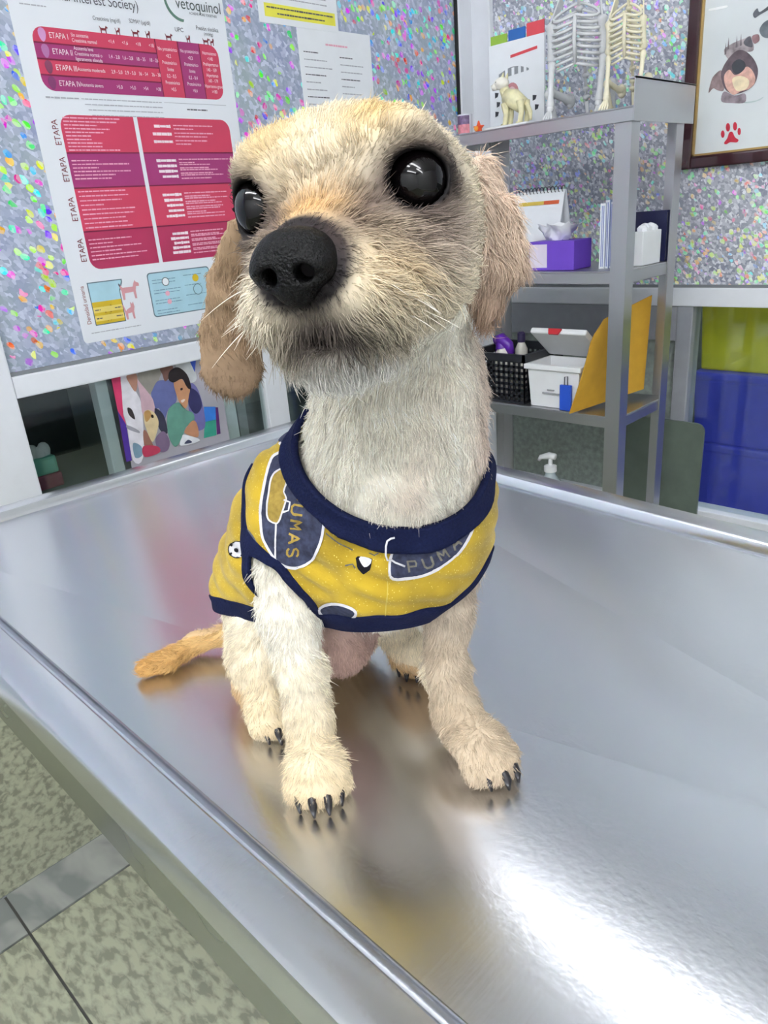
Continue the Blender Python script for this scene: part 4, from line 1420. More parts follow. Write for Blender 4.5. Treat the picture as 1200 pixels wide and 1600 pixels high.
# ------------------------------------------------------------------ two papers above the dog
x0, z0_ = wy(408, 36)
x1 = wy(527, 30)[0]
zb_ = (wy(410, 36)[1] + wy(525, 50)[1]) / 2
t = thing('notice_paper', 'white notice with a yellow highlighted line, above the printed list', 'paper', ((x0 + x1) / 2, YW, zb_))
MB().prism([(x0 - 0.004, YW - 0.0003, zb_), (x1, YW - 0.0003, zb_), (x1, YW - 0.0003, zb_ + 0.20), (x0 - 0.004, YW - 0.0003, zb_ + 0.20)], (0, -0.0006, 0)).build('sheet', card_white, t)
S = Sheet(t, YW - 0.0009)
hl0, hl1 = zb_ + 0.012, zb_ + 0.036
S.poly('highlight', [(x0 + 0.012, hl0), (x1 - 0.008, hl0), (x1 - 0.008, hl1), (x0 + 0.012, hl1)], mat('highlighter_yellow', (232, 226, 82), 0.6), 1)
S.lines([(x0 + 0.018, x1 - 0.014, hl1 - 0.007), (x0 + 0.045, x1 - 0.04, hl0 + 0.007)], ink_grey, 2, hgt=0.003)
S.lines([(x0 + 0.01, x1 - 0.03, hl1 + 0.012 + 0.010 * k) for k in range(4)], ink_light, 1)
xa, xb = (wy(466, 55)[0] + wy(474, 170)[0]) / 2, (wy(579, 65)[0] + wy(584, 160)[0]) / 2
zt_ = zb_ + 0.004
t = thing('list_paper', 'white printed list in two columns on the partition just above the dog', 'paper', ((xa + xb) / 2, YW, zt_ - 0.26))
MB().prism([(xa, YW - 0.0001, zt_ - 0.26), (xb, YW - 0.0001, zt_ - 0.26), (xb, YW - 0.0001, zt_), (xa, YW - 0.0001, zt_)], (0, -0.00025, 0)).build('sheet', card_white, t)
S = Sheet(t, YW - 0.00036)
w_ = xb - xa
S.lines([(xa + w_ * 0.36, xa + w_ * 0.66, zt_ - 0.030)], ink_pale, 1, hgt=0.004)
for k in range(14):
    zz = zt_ - 0.048 - 0.0145 * k
    S.lines([(xa + w_ * 0.06, xa + w_ * (0.25 if k % 4 == 0 else random.uniform(0.3, 0.46)), zz), (xa + w_ * 0.54, xa + w_ * (0.72 if k % 4 == 0 else random.uniform(0.75, 0.95)), zz - 0.004)], ink_light if k % 3 else ink_grey, 1)

# ------------------------------------------------------------------ family poster behind the lower glass
YF = YW + 0.0105


def fy(px, py):
    q = on_y(px, py, YF)
    return q[0], q[2]


fx0, fx1 = (fy(176, 600)[0] + fy(205, 715)[0]) / 2, fy(345, 600)[0]
fz0, fz1 = bar0 - 0.22, bar0 + 0.03
t = thing('family_poster', 'colour poster of a family with a small pet on the lower glass', 'poster', ((fx0 + fx1) / 2, YF, fz0))
MB().box(fx0, YF, fz0, fx1, YF + 0.001, fz1).build('sheet', mat('poster_dusk_paper', (168, 166, 176), 0.5, vary=0.1, scale=14), t)
S = Sheet(t, YF - 0.0001)


def smooth_loop(pts, n_=4):
    out = []
    m_ = len(pts)
    for i in range(m_):
        p0, p1, p2, p3 = [np.array(pts[(i + k) % m_], float) for k in (-1, 0, 1, 2)]
        for k in range(n_):
            u_ = k / n_
            out.append(tuple(0.5 * ((2 * p1) + (-p0 + p2) * u_ + (2 * p0 - 5 * p1 + 4 * p2 - p3) * u_ ** 2 + (-p0 + 3 * p1 - 3 * p2 + p3) * u_ ** 3)))
    return out


def fp(name, pts, colr, lift=1, soft=True):
    pts = [(160 + x / 6.316, 550 + y / 6.316) for x, y in pts]
    S.poly(name, [fy(x, y) for x, y in (smooth_loop(pts) if soft else pts)], mat('print_%d_%d_%d' % colr, colr, 0.5, vary=0.12, scale=40), lift)


fp('magenta_band', [(85, 255), (175, 245), (200, 420), (205, 620), (235, 720), (290, 1070), (235, 1085), (150, 580)], (206, 58, 104), 1, False)
fp('violet_band', [(150, 580), (235, 720), (290, 1070), (235, 1085)], (74, 46, 146), 2, False)
fp('white_coat', [(180, 240), (240, 230), (330, 390), (390, 560), (400, 1040), (300, 1066), (240, 720), (205, 600), (190, 400)], (228, 226, 234), 3)
fp('coat_stripe', [(240, 720), (350, 770), (360, 800), (250, 760)], (160, 160, 172), 4)
fp('coat_print', [(300, 900), (380, 930), (390, 1020), (320, 1040)], (120, 150, 170), 4)
fp('dark_patch', [(245, 550), (290, 570), (320, 665), (260, 620)], (56, 50, 54), 4)
fp('room_tone', [(380, 190), (580, 150), (560, 260), (480, 420), (350, 270)], (150, 146, 138), 2)
fp('pink_blouse', [(330, 240), (345, 270), (450, 400), (500, 480), (510, 600), (400, 620), (370, 430)], (204, 172, 184), 4)
fp('neck_skin', [(235, 235), (330, 215), (340, 330), (320, 390), (270, 320)], (176, 130, 112), 5)
fp('pale_wall', [(720, 130), (860, 90), (930, 260), (860, 300), (800, 200)], (204, 208, 210), 2)
fp('blue_shirt', [(490, 380), (540, 290), (620, 280), (700, 300), (730, 480), (650, 560), (600, 700), (560, 560), (510, 560), (480, 420)], (98, 106, 158), 3)
fp('blue_sleeve', [(860, 320), (930, 350), (990, 530), (1010, 740), (900, 760), (850, 560)], (112, 110, 168), 3)
fp('dark_shade', [(510, 560), (600, 620), (640, 800), (560, 760)], (52, 52, 72), 4)
fp('dark_vest', [(850, 360), (940, 400), (980, 530), (920, 610), (850, 520)], (50, 50, 98), 4)
fp('dark_face', [(570, 160), (680, 130), (690, 200), (620, 290), (590, 220)], (122, 86, 76), 4)
fp('face', [(700, 300), (770, 260), (830, 340), (860, 370), (850, 430), (830, 540), (790, 545), (745, 470)], (196, 144, 108), 6)
fp('hair', [(650, 270), (660, 190), (740, 150), (830, 220), (872, 345), (850, 365), (820, 330), (780, 265), (700, 300)], (36, 28, 32), 7)
fp('smile', [(770, 480), (800, 465), (812, 472), (785, 500)], (230, 214, 206), 7)
fp('eye_print', [(765, 360), (785, 352), (788, 370), (770, 378)], (44, 34, 34), 7)
fp('green_shirt', [(640, 600), (690, 520), (760, 500), (820, 570), (890, 600), (900, 680), (820, 740), (790, 820), (730, 930), (680, 900), (640, 780)], (98, 150, 136), 6)
fp('arm_skin', [(880, 680), (920, 690), (945, 780), (930, 840), (810, 800), (830, 740)], (190, 136, 104), 7)
fp('pet_fur', [(405, 600), (450, 570), (510, 600), (550, 680), (540, 770), (500, 880), (470, 860), (430, 760), (410, 690)], (220, 200, 158), 6)
fp('pet_ear', [(410, 600), (450, 575), (480, 620), (430, 690)], (198, 154, 96), 7)
fp('pet_eye', [(475, 620), (495, 618), (502, 645), (482, 648)], (40, 30, 26), 7)
fp('arm_skin', [(400, 790), (430, 780), (490, 900), (520, 980), (420, 940)], (152, 106, 92), 5)
fp('red_cloth', [(400, 930), (540, 930), (560, 990), (415, 1035)], (184, 58, 88), 6)
fp('plaid_cloth', [(520, 860), (600, 780), (660, 880), (640, 970), (560, 980)], (124, 104, 134), 5)
fp('blue_bag', [(860, 90), (920, 80), (910, 200)], (56, 88, 196), 3, False)
fp('blue_block', [(1000, 540), (1115, 540), (1120, 670), (1010, 690)], (52, 122, 212), 2, False)
fp('green_block', [(1010, 690), (1120, 665), (1125, 820), (1000, 850)], (56, 154, 134), 2, False)
fp('violet_strip', [(1115, 545), (1140, 545), (1165, 805), (1130, 815)], (92, 42, 112), 2, False)
fp('white_card', [(780, 840), (810, 815), (960, 870), (770, 925)], (230, 232, 238), 8)
fp('card_mark', [(805, 905), (840, 865), (880, 890)], (58, 62, 96), 9)

# tissue pack on the ledge beyond the glass
YB = YW + 0.16
q = on_y(66, 745, YB)
t = thing('tissue_pack', 'white and green pack on the ledge behind the lower glass', 'pack', (q[0], YB, 0.755))
MB().box(q[0] - 0.035, YB - 0.02, 0.755, q[0] + 0.035, YB + 0.03, 0.785).build('lower_band', mat('crimson_pack', (138, 30, 70), 0.5), t, bevel=0.004)
MB().box(q[0] - 0.032, YB - 0.018, 0.785, q[0] + 0.032, YB + 0.028, 0.822).build('middle_band', mat('mint_pack', (110, 196, 176), 0.5), t, bevel=0.006)
tk = MB()
for k in range(4):
    tk.ball((q[0] - 0.018 + 0.012 * k, YB + 0.004 * (k % 2), 0.826 + 0.006 * (k % 2)), (0.014, 0.012, 0.018), 8, 6)
tk.build('tissue', MATS['tissue_paper'], t, smooth=True)

# ------------------------------------------------------------------ framed dog picture on wall_right
yl = (on_x(1075, 130, XW)[1])
zb_ = CZ + 0.046
yr = yl - 0.46
zt_ = zb_ + 0.62
t = thing('framed_picture', 'dark maroon framed dog picture with a red paw print', 'picture', (XW, (yl + yr) / 2, zb_))
mar = mat('maroon_wood', (52, 18, 26), 0.22, vary=0.2, scale=30, coat=0.4)
fw_ = 0.026
for (ya, yb2, za, zc) in ((yl - fw_, yl, zb_, zt_), (yr, yr + fw_, zb_, zt_), (yr + fw_, yl - fw_, zb_, zb_ + fw_), (yr + fw_, yl - fw_, zt_ - fw_, zt_)):
    MB().box(XW - 0.022, ya, za, XW - 0.001, yb2, zc).build('frame_bar', mar, t, bevel=0.005, seg=3)
gold = mat('gilt_edge', (176, 148, 92), 0.35, 0.5)
for (ya, yb2, za, zc) in ((yl - fw_ - 0.004, yl - fw_, zb_ + fw_, zt_ - fw_), (yr + fw_, yl - fw_, zb_ + fw_, zb_ + fw_ + 0.004)):
    MB().box(XW - 0.014, ya, za, XW - 0.001, yb2, zc).build('gilt_strip', gold, t)
MB().box(XW - 0.008, yr + fw_, zb_ + fw_, XW - 0.001, yl - fw_, zt_ - fw_).build('picture_sheet', mat('pale_picture_paper', (214, 220, 222), 0.25, vary=0.04, scale=10), t)
XPc = XW - 0.0082


def pp(name, pts, colr, lift=1, vary=0.1):
    MB().prism([(XPc - 0.0003 * (lift - 1), *on_x(x, y, XPc)[1:]) for x, y in pts], (-0.0003, 0, 0)).build(name, mat('paint_%d_%d_%d' % colr, colr, 0.45, vary=vary, scale=70), t)


def zp(pts):
    return smooth_loop([(1060 + x / 6.157, y / 6.157) for x, y in pts])


pp('shadow_tint', zp([(600, 985), (740, 968), (820, 930), (780, 965), (680, 992)]), (176, 192, 192))
pp('side_hair', zp([(290, 895), (310, 800), (340, 730), (420, 680), (440, 860), (380, 870), (335, 850)]), (146, 126, 128), 1, 0.4)
pp('feet', zp([(415, 975), (440, 880), (540, 920), (640, 900), (640, 985), (520, 992)]), (142, 130, 138), 2, 0.4)
pp('upper_hair', zp([(440, 480), (500, 430), (560, 400), (640, 370), (700, 350), (725, 480), (640, 500), (560, 500), (500, 570), (465, 550)]), (158, 148, 152), 2, 0.4)
pp('hair_patch', zp([(630, 400), (690, 350), (715, 450), (650, 440)]), (84, 84, 92), 3, 0.3)
pp('hair_patch', zp([(710, 350), (770, 330), (780, 390), (730, 420)]), (140, 108, 112), 3, 0.3)
pp('dark_head', zp([(415, 690), (470, 580), (560, 490), (640, 490), (720, 560), (765, 660), (755, 760), (715, 830), (640, 880), (540, 905), (460, 870), (420, 780)]), (98, 84, 92), 3, 0.3)
pp('pale_cheeks', zp([(440, 740), (490, 670), (540, 720), (600, 700), (660, 640), (720, 690), (742, 780), (690, 850), (600, 880), (530, 912), (465, 850)]), (212, 168, 154), 4, 0.3)
pp('cream_muzzle', zp([(520, 760), (600, 730), (680, 770), (660, 850), (560, 872)]), (234, 218, 184), 5, 0.15)
pp('nose_print', zp([(520, 620), (580, 570), (640, 600), (640, 660), (580, 712), (530, 690)]), (58, 62, 70), 5)
for (x, y) in ((452, 470), (480, 420), (560, 400), (600, 385)):
    pp('hair_tip', [(1060 + (x - 8) / 6.157, (y + 60) / 6.157), (1060 + (x + 6) / 6.157, (y - 60) / 6.157), (1060 + (x + 10) / 6.157, (y + 50) / 6.157)], (110, 102, 108), 4)
pp('ear_print', zp([(720, 130), (760, 80), (785, 115), (880, 50), (880, 85), (785, 142), (735, 172)]), (82, 86, 94), 2, 0.3)
pp('eye_print', zp([(780, 290), (820, 220), (880, 195), (900, 280), (870, 362), (810, 352)]), (98, 106, 114), 2, 0.3)
pp('pale_mark', zp([(295, 88), (380, 68), (466, 52), (464, 72), (380, 92), (300, 104)]), (244, 246, 246), 1, 0.01)
pp('paw_mark', zp([(440, 1375), (470, 1330), (490, 1275), (520, 1270), (545, 1320), (578, 1345), (560, 1370), (500, 1368), (460, 1388)]), (192, 36, 60), 1)
for (x, y, ra, rb) in ((427, 1290, 18, 36), (477, 1225, 21, 42), (545, 1215, 20, 42), (585, 1265, 16, 36)):
    pp('paw_mark', [(1060 + (x + ra * math.cos(a)) / 6.157, (y + rb * math.sin(a)) / 6.157) for a in np.linspace(0, 2 * math.pi, 13)[:-1]], (192, 36, 60), 1)
# ================================================================== the dog
UU = np.array([math.sin(YAW), -math.cos(YAW), 0.0])     # dog space: u right, v away, z up (metres, lens foot at 0)
VV = np.array([math.cos(YAW), math.sin(YAW), 0.0])


def d2w(p):
    p = np.atleast_2d(p)
    return p[:, :1] * UU + p[:, 1:2] * VV + p[:, 2:3] * np.array([0, 0, 1.0])


def D(px, py, v):
    d = ray(px, py)
    s = v / (d @ VV)
    return np.array([s * (d @ UU), v, s * d[2] + CZ])


def DT(px, py, h=0.0):
    """Point over the table top at height h."""
    q = on_z(px, py, TZ + h)
    return np.array([q @ UU, q @ VV, TZ + h])


def mpp(p):
    """Metres per photo pixel at a dog-space point."""
    q = d2w(p)[0] - np.array([0, 0, CZ])
    return (q @ RCAM[2]) / FPX


class Field:
    def __init__(s, lo, hi, h):
        s.lo, s.h = np.array(lo, float), h
        s.n = np.ceil((np.array(hi) - s.lo) / h).astype(int) + 1
        s.F = np.full(s.n, 0.08, np.float32)

    def _block(s, lo, hi):
        a = np.maximum(np.floor((lo - s.lo) / s.h).astype(int), 0)
        b = np.minimum(np.ceil((hi - s.lo) / s.h).astype(int) + 1, s.n)
        if np.any(b <= a):
            return None
        sl = tuple(slice(i, j) for i, j in zip(a, b))
        ax = [(s.lo[k] + s.h * np.arange(a[k], b[k])).astype(np.float32) for k in range(3)]
        return sl, np.meshgrid(*ax, indexing='ij')

    def apply(s, fn, lo, hi, k, mode='u'):
        blk = s._block(np.array(lo) - k - 0.012, np.array(hi) + k + 0.012)
        if blk is None:
            return
        sl, (X, Y, Z) = blk
        d = fn(X, Y, Z).astype(np.float32)
        A = s.F[sl]
        if mode == 'u':
            h = np.clip(0.5 + 0.5 * (A - d) / k, 0, 1)
            s.F[sl] = A * (1 - h) + d * h - k * h * (1 - h)
        else:
            d = -d
            h = np.clip(0.5 - 0.5 * (A - d) / k, 0, 1)
            s.F[sl] = A * (1 - h) + d * h + k * h * (1 - h)

    def rc(s, a, b, r1, r2, k=0.012, mode='u', flat=None, fs=1.0):
        a, b = np.array(a, float), np.array(b, float)
        ba = b - a
        L2 = max(ba @ ba, 1e-12)

        def fn(X, Y, Z):
            x, y, z = X - a[0], Y - a[1], Z - a[2]
            t = np.clip((x * ba[0] + y * ba[1] + z * ba[2]) / L2, 0, 1)
            x, y, z = x - t * ba[0], y - t * ba[1], z - t * ba[2]
            if flat is not None:
                q = (x * flat[0] + y * flat[1] + z * flat[2]) * (fs - 1)
                x, y, z = x + q * flat[0], y + q * flat[1], z + q * flat[2]
            d = np.sqrt(x * x + y * y + z * z) - (r1 + t * (r2 - r1))
            return d / (fs if flat is not None else 1.0) if False else d
        R = max(r1, r2)
        s.apply(fn, np.minimum(a, b) - R, np.maximum(a, b) + R, k, mode)

    def ell(s, c, r, M=None, k=0.012, mode='u'):
        """M: rows are the ellipsoid's axes."""
        c, r = np.array(c, float), np.array(r, float)
        M = np.eye(3) if M is None else np.array(M)

        def fn(X, Y, Z):
            x, y, z = X - c[0], Y - c[1], Z - c[2]
            q = [M[i][0] * x + M[i][1] * y + M[i][2] * z for i in range(3)]
            k0 = np.sqrt(sum((q[i] / r[i]) ** 2 for i in range(3)))
            k1 = np.sqrt(sum((q[i] / r[i] ** 2) ** 2 for i in range(3))) + 1e-9
            return k0 * (k0 - 1) / k1
        s.apply(fn, c - r.max(), c + r.max(), k, mode)

    def surface(s, iso=0.0, smooth=2):
        F = s.F - iso
        S = F < 0
        n = s.n
        c = S[:-1, :-1, :-1].astype(np.uint8)
        tot = np.zeros(tuple(n - 1), np.uint8)
        for i in (0, 1):
            for j in (0, 1):
                for k in (0, 1):
                    tot += S[i:n[0] - 1 + i, j:n[1] - 1 + j, k:n[2] - 1 + k]
        act = (tot > 0) & (tot < 8)
        idx = np.argwhere(act)
        imap = np.full(tuple(n - 1), -1, np.int64)
        imap[act] = np.arange(len(idx))
        acc = np.zeros((len(idx), 3))
        cnt = np.zeros(len(idx))
        cor = [np.array(q) for q in ((0, 0, 0), (1, 0, 0), (0, 1, 0), (1, 1, 0), (0, 0, 1), (1, 0, 1), (0, 1, 1), (1, 1, 1))]
        val = [F[tuple((idx + q).T)].astype(float) for q in cor]
        for a, b in ((0, 1), (2, 3), (4, 5), (6, 7), (0, 2), (1, 3), (4, 6), (5, 7), (0, 4), (1, 5), (2, 6), (3, 7)):
            m = (val[a] < 0) != (val[b] < 0)
            t = np.where(m, val[a] / (val[a] - val[b] + 1e-20), 0)
            acc[m] += (cor[a] + t[:, None] * (cor[b] - cor[a]))[m]
            cnt[m] += 1
        V = s.lo + s.h * (idx + acc / cnt[:, None])
        Q = []
        for ax in range(3):
            sl0 = [slice(1, -1)] * 3
            sl1 = [slice(1, -1)] * 3
            sl0[ax] = slice(0, -1)
            sl1[ax] = slice(1, None)
            a, b = S[tuple(sl0)], S[tuple(sl1)]
            e = np.argwhere(a != b)
            if not len(e):
                continue
            off = np.ones(3, int)
            off[ax] = 0
            e = e + off
            flip = S[tuple(e.T)]
            o1, o2 = [k for k in range(3) if k != ax]
            u1, u2 = np.eye(3, dtype=int)[o1], np.eye(3, dtype=int)[o2]
            q = np.stack([imap[tuple((e - u1 - u2).T)], imap[tuple((e - u2).T)], imap[tuple(e.T)], imap[tuple((e - u1).T)]], 1)
            if ax == 1:
                flip = ~flip
            q[~flip] = q[~flip][:, ::-1]
            Q.append(q)
        Q = np.concatenate(Q)
        Q = Q[(Q >= 0).all(1)]
        for _ in range(smooth):
            E = np.concatenate([Q[:, [0, 1]], Q[:, [1, 2]], Q[:, [2, 3]], Q[:, [3, 0]]])
            E = np.concatenate([E, E[:, ::-1]])
            deg = np.bincount(E[:, 0], minlength=len(V))
            N = np.stack([np.bincount(E[:, 0], V[E[:, 1], k], len(V)) for k in range(3)], 1) / np.maximum(deg, 1)[:, None]
            V = V * 0.4 + N * 0.6
        return V, Q


def vnormals(V, T):
    n = np.cross(V[T[:, 1]] - V[T[:, 0]], V[T[:, 2]] - V[T[:, 0]])
    N = np.zeros_like(V)
    for k in range(3):
        for c in range(3):
            N[:, c] += np.bincount(T[:, k], n[:, c], len(V))
    return N / (np.linalg.norm(N, axis=1, keepdims=True) + 1e-20)


def q2t(Q):
    return np.concatenate([Q[:, [0, 1, 2]], Q[:, [0, 2, 3]]])


def np_mesh(name, V, F):
    me = bpy.data.meshes.new(name)
    me.vertices.add(len(V))
    me.vertices.foreach_set('co', np.ascontiguousarray(V, np.float32).ravel())
    k = F.shape[1]
    me.loops.add(F.size)
    me.loops.foreach_set('vertex_index', F.astype(np.int32).ravel())
    me.polygons.add(len(F))
    me.polygons.foreach_set('loop_start', np.arange(0, F.size, k, dtype=np.int32))
    me.update(calc_edges=True)
    me.validate()
    return me


def clip(V, T, s):
    """Keep the part of a triangle mesh where the vertex scalar s > 0, cut cleanly along s = 0."""
    V = list(map(tuple, V))
    s = list(s)
    T = np.asarray(T)
    sa = np.asarray(s)
    pos = (sa[T] > 0).sum(1)
    out = [tuple(t) for t in T[pos == 3]]
    cache = {}

    def cut(i, j):
        key = (min(i, j), max(i, j))
        if key not in cache:
            t = s[i] / (s[i] - s[j])
            V.append(tuple(V[i][k] + t * (V[j][k] - V[i][k]) for k in range(3)))
            cache[key] = len(V) - 1
        return cache[key]
    for t in T[(pos > 0) & (pos < 3)]:
        poly = []
        for k in range(3):
            i, j = int(t[k]), int(t[(k + 1) % 3])
            if sa[i] > 0:
                poly.append(i)
            if (sa[i] > 0) != (sa[j] > 0):
                poly.append(cut(i, j))
        for k in range(1, len(poly) - 1):
            out.append((poly[0], poly[k], poly[k + 1]))
    V, T = np.array(V), np.array(out, int).reshape(-1, 3)
    used = np.unique(T)
    mp = np.full(len(V), -1)
    mp[used] = np.arange(len(used))
    return V[used], mp[T]


# ------------------------------------------------------------------ head frame
HY, HP, HR = math.radians(18), math.radians(2.3), math.radians(3.8)
hf = np.array([-math.sin(HY) * math.cos(HP), -math.cos(HY) * math.cos(HP), math.sin(HP)])
hs = np.array([math.cos(HY), -math.sin(HY), 0.0])
hu = np.cross(hf, hs)
hs, hu = math.cos(HR) * hs + math.sin(HR) * hu, -math.sin(HR) * hs + math.cos(HR) * hu
HM = np.array([hs, hf, hu])
HO = D(515, 304, 0.335)


def H(s, f, u):
    """Head-frame centimetres -> dog space."""
    return HO + 0.01 * (s * hs + f * hf + u * hu)


def to_h(P):
    return (P - HO) @ HM.T * 100


EYE_R = 1.28
EYES = [H(3.50, -0.95, 0.0), H(-3.50, -0.95, 0.0)]
EDIR = [(hf * 0.90 + sg * hs * 0.42 + 0.06 * hu) for sg in (1, -1)]
EDIR = [e / np.linalg.norm(e) for e in EDIR]
NOSE = H(-0.15, 4.7, -2.5)

fld = Field((-0.27, 0.23, TZ - 0.006), (0.17, 0.70, CZ + 0.11), 0.0022)


def chain(pts, k=0.012, mode='u', flat=None, fs=1.0):
    """pts: (px, py, v, radius in photo pixels)"""
    q = [(D(x, y, v), r) for x, y, v, r in pts]
    for (a, ra), (b, rb) in zip(q, q[1:]):
        fld.rc(a, b, ra * mpp(a), rb * mpp(b), k, mode, flat, fs)


def body_core():
    # ribcage, belly, rump (what the shirt drapes over)
    fld.ell(D(585, 805, 0.478), (0.066, 0.068, 0.082), k=0.02)
    fld.ell(D(515, 855, 0.535), (0.074, 0.072, 0.086), k=0.02)
    fld.ell(D(470, 910, 0.575), (0.070, 0.068, 0.075), k=0.02)
    fld.ell(D(628, 825, 0.455), (0.050, 0.047, 0.048), k=0.02)        # breast
    # shoulders
    chain([(455, 770, 0.470, 58), (440, 880, 0.455, 46)], 0.02)
    chain([(705, 770, 0.475, 50), (698, 870, 0.460, 38)], 0.02)
    # neck
    chain([(620, 770, 0.462, 124), (615, 680, 0.440, 116), (618, 590, 0.425, 110), (625, 500, 0.420, 100)], 0.02)


body_core()
TORSO = fld.F.copy()                          # kept for the shirt
# neck folds
chain([(560, 660, 0.392, 20), (600, 800, 0.408, 24)], 0.015)
chain([(690, 600, 0.392, 20), (650, 790, 0.408, 24)], 0.015)
chain([(728, 560, 0.43, 22), (735, 720, 0.44, 20)], 0.012)
# front legs
chain([(442, 890, 0.455, 42), (450, 960, 0.445, 39), (472, 1050, 0.432, 33), (482, 1120, 0.424, 31), (490, 1180, 0.416, 36)], 0.014)
chain([(704, 890, 0.462, 38), (698, 960, 0.452, 33), (696, 1050, 0.442, 30), (712, 1110, 0.436, 31), (735, 1150, 0.430, 36)], 0.014)


def paw(base_px, toe_px, wpx, k=0.006):
    """Paw from the wrist end to the toe tips, resting on the table: four toes side by side. Returns toe tips and forward."""
    b = DT(*base_px, 0.018)
    t = DT(*toe_px, 0.010)
    fwd = t - b
    fwd[2] = 0
    Lp = np.linalg.norm(fwd)
    fwd /= Lp
    side = np.array([-fwd[1], fwd[0], 0.0])
    wm = wpx * mpp(t)
    fld.ell(b + fwd * Lp * 0.30 + np.array([0, 0, 0.002]), (Lp * 0.62, wm * 0.44, 0.017), [fwd, side, [0, 0, 1]], 0.010)
    tips = []
    for q, ln in ((-0.36, 0.80), (-0.13, 1.0), (0.13, 1.0), (0.36, 0.80)):
        a = b + fwd * Lp * 0.35 + side * q * wm * 0.8 + np.array([0, 0, 0.004])
        e = b + fwd * (Lp * ln - 0.006) + side * q * wm * 1.02
        e[2] = TZ + 0.0105
        fld.rc(a, e, 0.0095, 0.0098, k)
        tips.append((e, fwd, side * q))
    return tips


CLAWS = []
CLAWS += paw((492, 1185), (500, 1250), 90)
CLAWS += paw((724, 1150), (792, 1206), 88)
# hind legs: thigh folded beside the belly, shank, foot on the table
fld.ell(D(428, 1000, 0.530), (0.038, 0.060, 0.046), k=0.016)
chain([(405, 1035, 0.500, 40), (400, 1075, 0.497, 26), (420, 1100, 0.485, 22)], 0.012)
CLAWS += paw((410, 1095), (440, 1140), 62)
fld.ell(D(660, 950, 0.545), (0.040, 0.060, 0.055), k=0.016)
chain([(650, 985, 0.520, 34), (655, 1010, 0.515, 24)], 0.012)
CLAWS += paw((655, 1005), (645, 1046), 62)
fld.ell(D(530, 985, 0.505), (0.026, 0.040, 0.034), k=0.012)          # belly between the legs
# tail, lying out to the side
tb = [DT(420, 985, 0.030), DT(362, 990, 0.017), DT(306, 1004, 0.013), DT(262, 1032, 0.010), DT(228, 1044, 0.010)]
TAIL = tb
for a, b, ra, rb in zip(tb, tb[1:], (0.016, 0.0098, 0.0088, 0.0088), (0.0098, 0.0088, 0.0088, 0.0078)):
    fld.rc(a, b, ra, rb, 0.008)

# ------------------------------------------------------------------ head
fld.ell(H(0, -4.6, -0.7), (0.0545, 0.056, 0.0395), HM, 0.02)         # skull
fld.ell(H(0, -2.6, 0.6), (0.043, 0.036, 0.028), HM, 0.018)           # forehead
fld.ell(H(0.2, -5.4, -2.8), (0.048, 0.050, 0.046), HM, 0.02)         # back of the jaw
fld.ell(H(2.8, -2.2, -3.2), (0.023, 0.030, 0.028), HM, 0.018)        # cheeks
fld.ell(H(-2.5, -2.4, -3.2), (0.021, 0.030, 0.027), HM, 0.018)
fld.ell(H(0.1, 0.4, -3.2), (0.031, 0.039, 0.026), HM, 0.014)           # muzzle
fld.ell(H(1.45, 1.8, -4.0), (0.0215, 0.027, 0.0200), HM, 0.007)      # lip pads
fld.ell(H(-1.40, 1.8, -4.0), (0.0205, 0.026, 0.0200), HM, 0.007)
fld.ell(H(0, 2.2, -2.1), (0.0145, 0.028, 0.0125), HM, 0.012)         # bridge
fld.ell(H(0, 0.6, -6.1), (0.025, 0.031, 0.0165), HM, 0.010)          # chin
fld.ell(H(2.5, -0.9, 1.5), (0.019, 0.015, 0.012), HM, 0.014)         # brows
fld.ell(H(-2.5, -0.9, 1.5), (0.019, 0.015, 0.012), HM, 0.014)
# mouth line between the lips and the chin
fld.rc(H(-2.9, 0.6, -5.7), H(0, 3.7, -5.6), 0.0020, 0.0026, 0.004, 's')
fld.rc(H(2.9, 0.6, -5.7), H(0, 3.7, -5.6), 0.0020, 0.0026, 0.004, 's')
fld.rc(H(0, 4.4, -4.0), H(0, 3.9, -5.6), 0.0010, 0.0016, 0.004, 's')
for e, ed in zip(EYES, EDIR):                                        # lids round the eyeballs, then the opening
    fld.ell(e - 0.0005 * ed, (0.0150, 0.0150, 0.0150), HM, 0.007)
    fld.ell(e + 0.0180 * ed, (0.0160, 0.0145, 0.0131), HM, 0.002, 's')
    fld.ell(e, (0.0129, 0.0129, 0.0129), HM, 0.0015, 's')
EARF = Field  # (name kept free)
# far ear: broad flap hanging beside the cheek
nf = np.array([0.25, -0.92, 0.28])
nf /= np.linalg.norm(nf)
chain([(372, 360, 0.395, 26), (366, 440, 0.400, 42), (362, 520, 0.402, 49), (362, 572, 0.400, 52)], 0.006, 'u', nf, 5.5)
# near ear: folded, seen from its edge
ne = np.array([0.80, -0.55, 0.2])
ne /= np.linalg.norm(ne)
chain([(757, 275, 0.392, 34), (778, 340, 0.385, 38), (785, 410, 0.382, 38), (768, 460, 0.385, 30), (757, 492, 0.387, 22)], 0.008, 'u', ne, 2.6)
chain([(790, 320, 0.380, 14), (806, 420, 0.378, 17)], 0.006)

_zz = (fld.lo[2] + fld.h * np.arange(fld.n[2])).astype(np.float32)
fld.F = np.maximum(fld.F, (TZ + 0.0012) - _zz[None, None, :])          # flat soles and seat on the steel
V, Q = fld.surface(0.0, 2)
V[:, 2] = np.maximum(V[:, 2], TZ + 0.0012)
T = q2t(Q)
VN = vnormals(V, T)


# ------------------------------------------------------------------ coat colours
def C3(r, g, b):
    return np.array(lin((r, g, b))[:3])


def seg_dist(P, a, b):
    ba = b - a
    t = np.clip(((P - a) @ ba) / (ba @ ba), 0, 1)
    return np.linalg.norm(P - a - t[:, None] * ba, axis=1), t


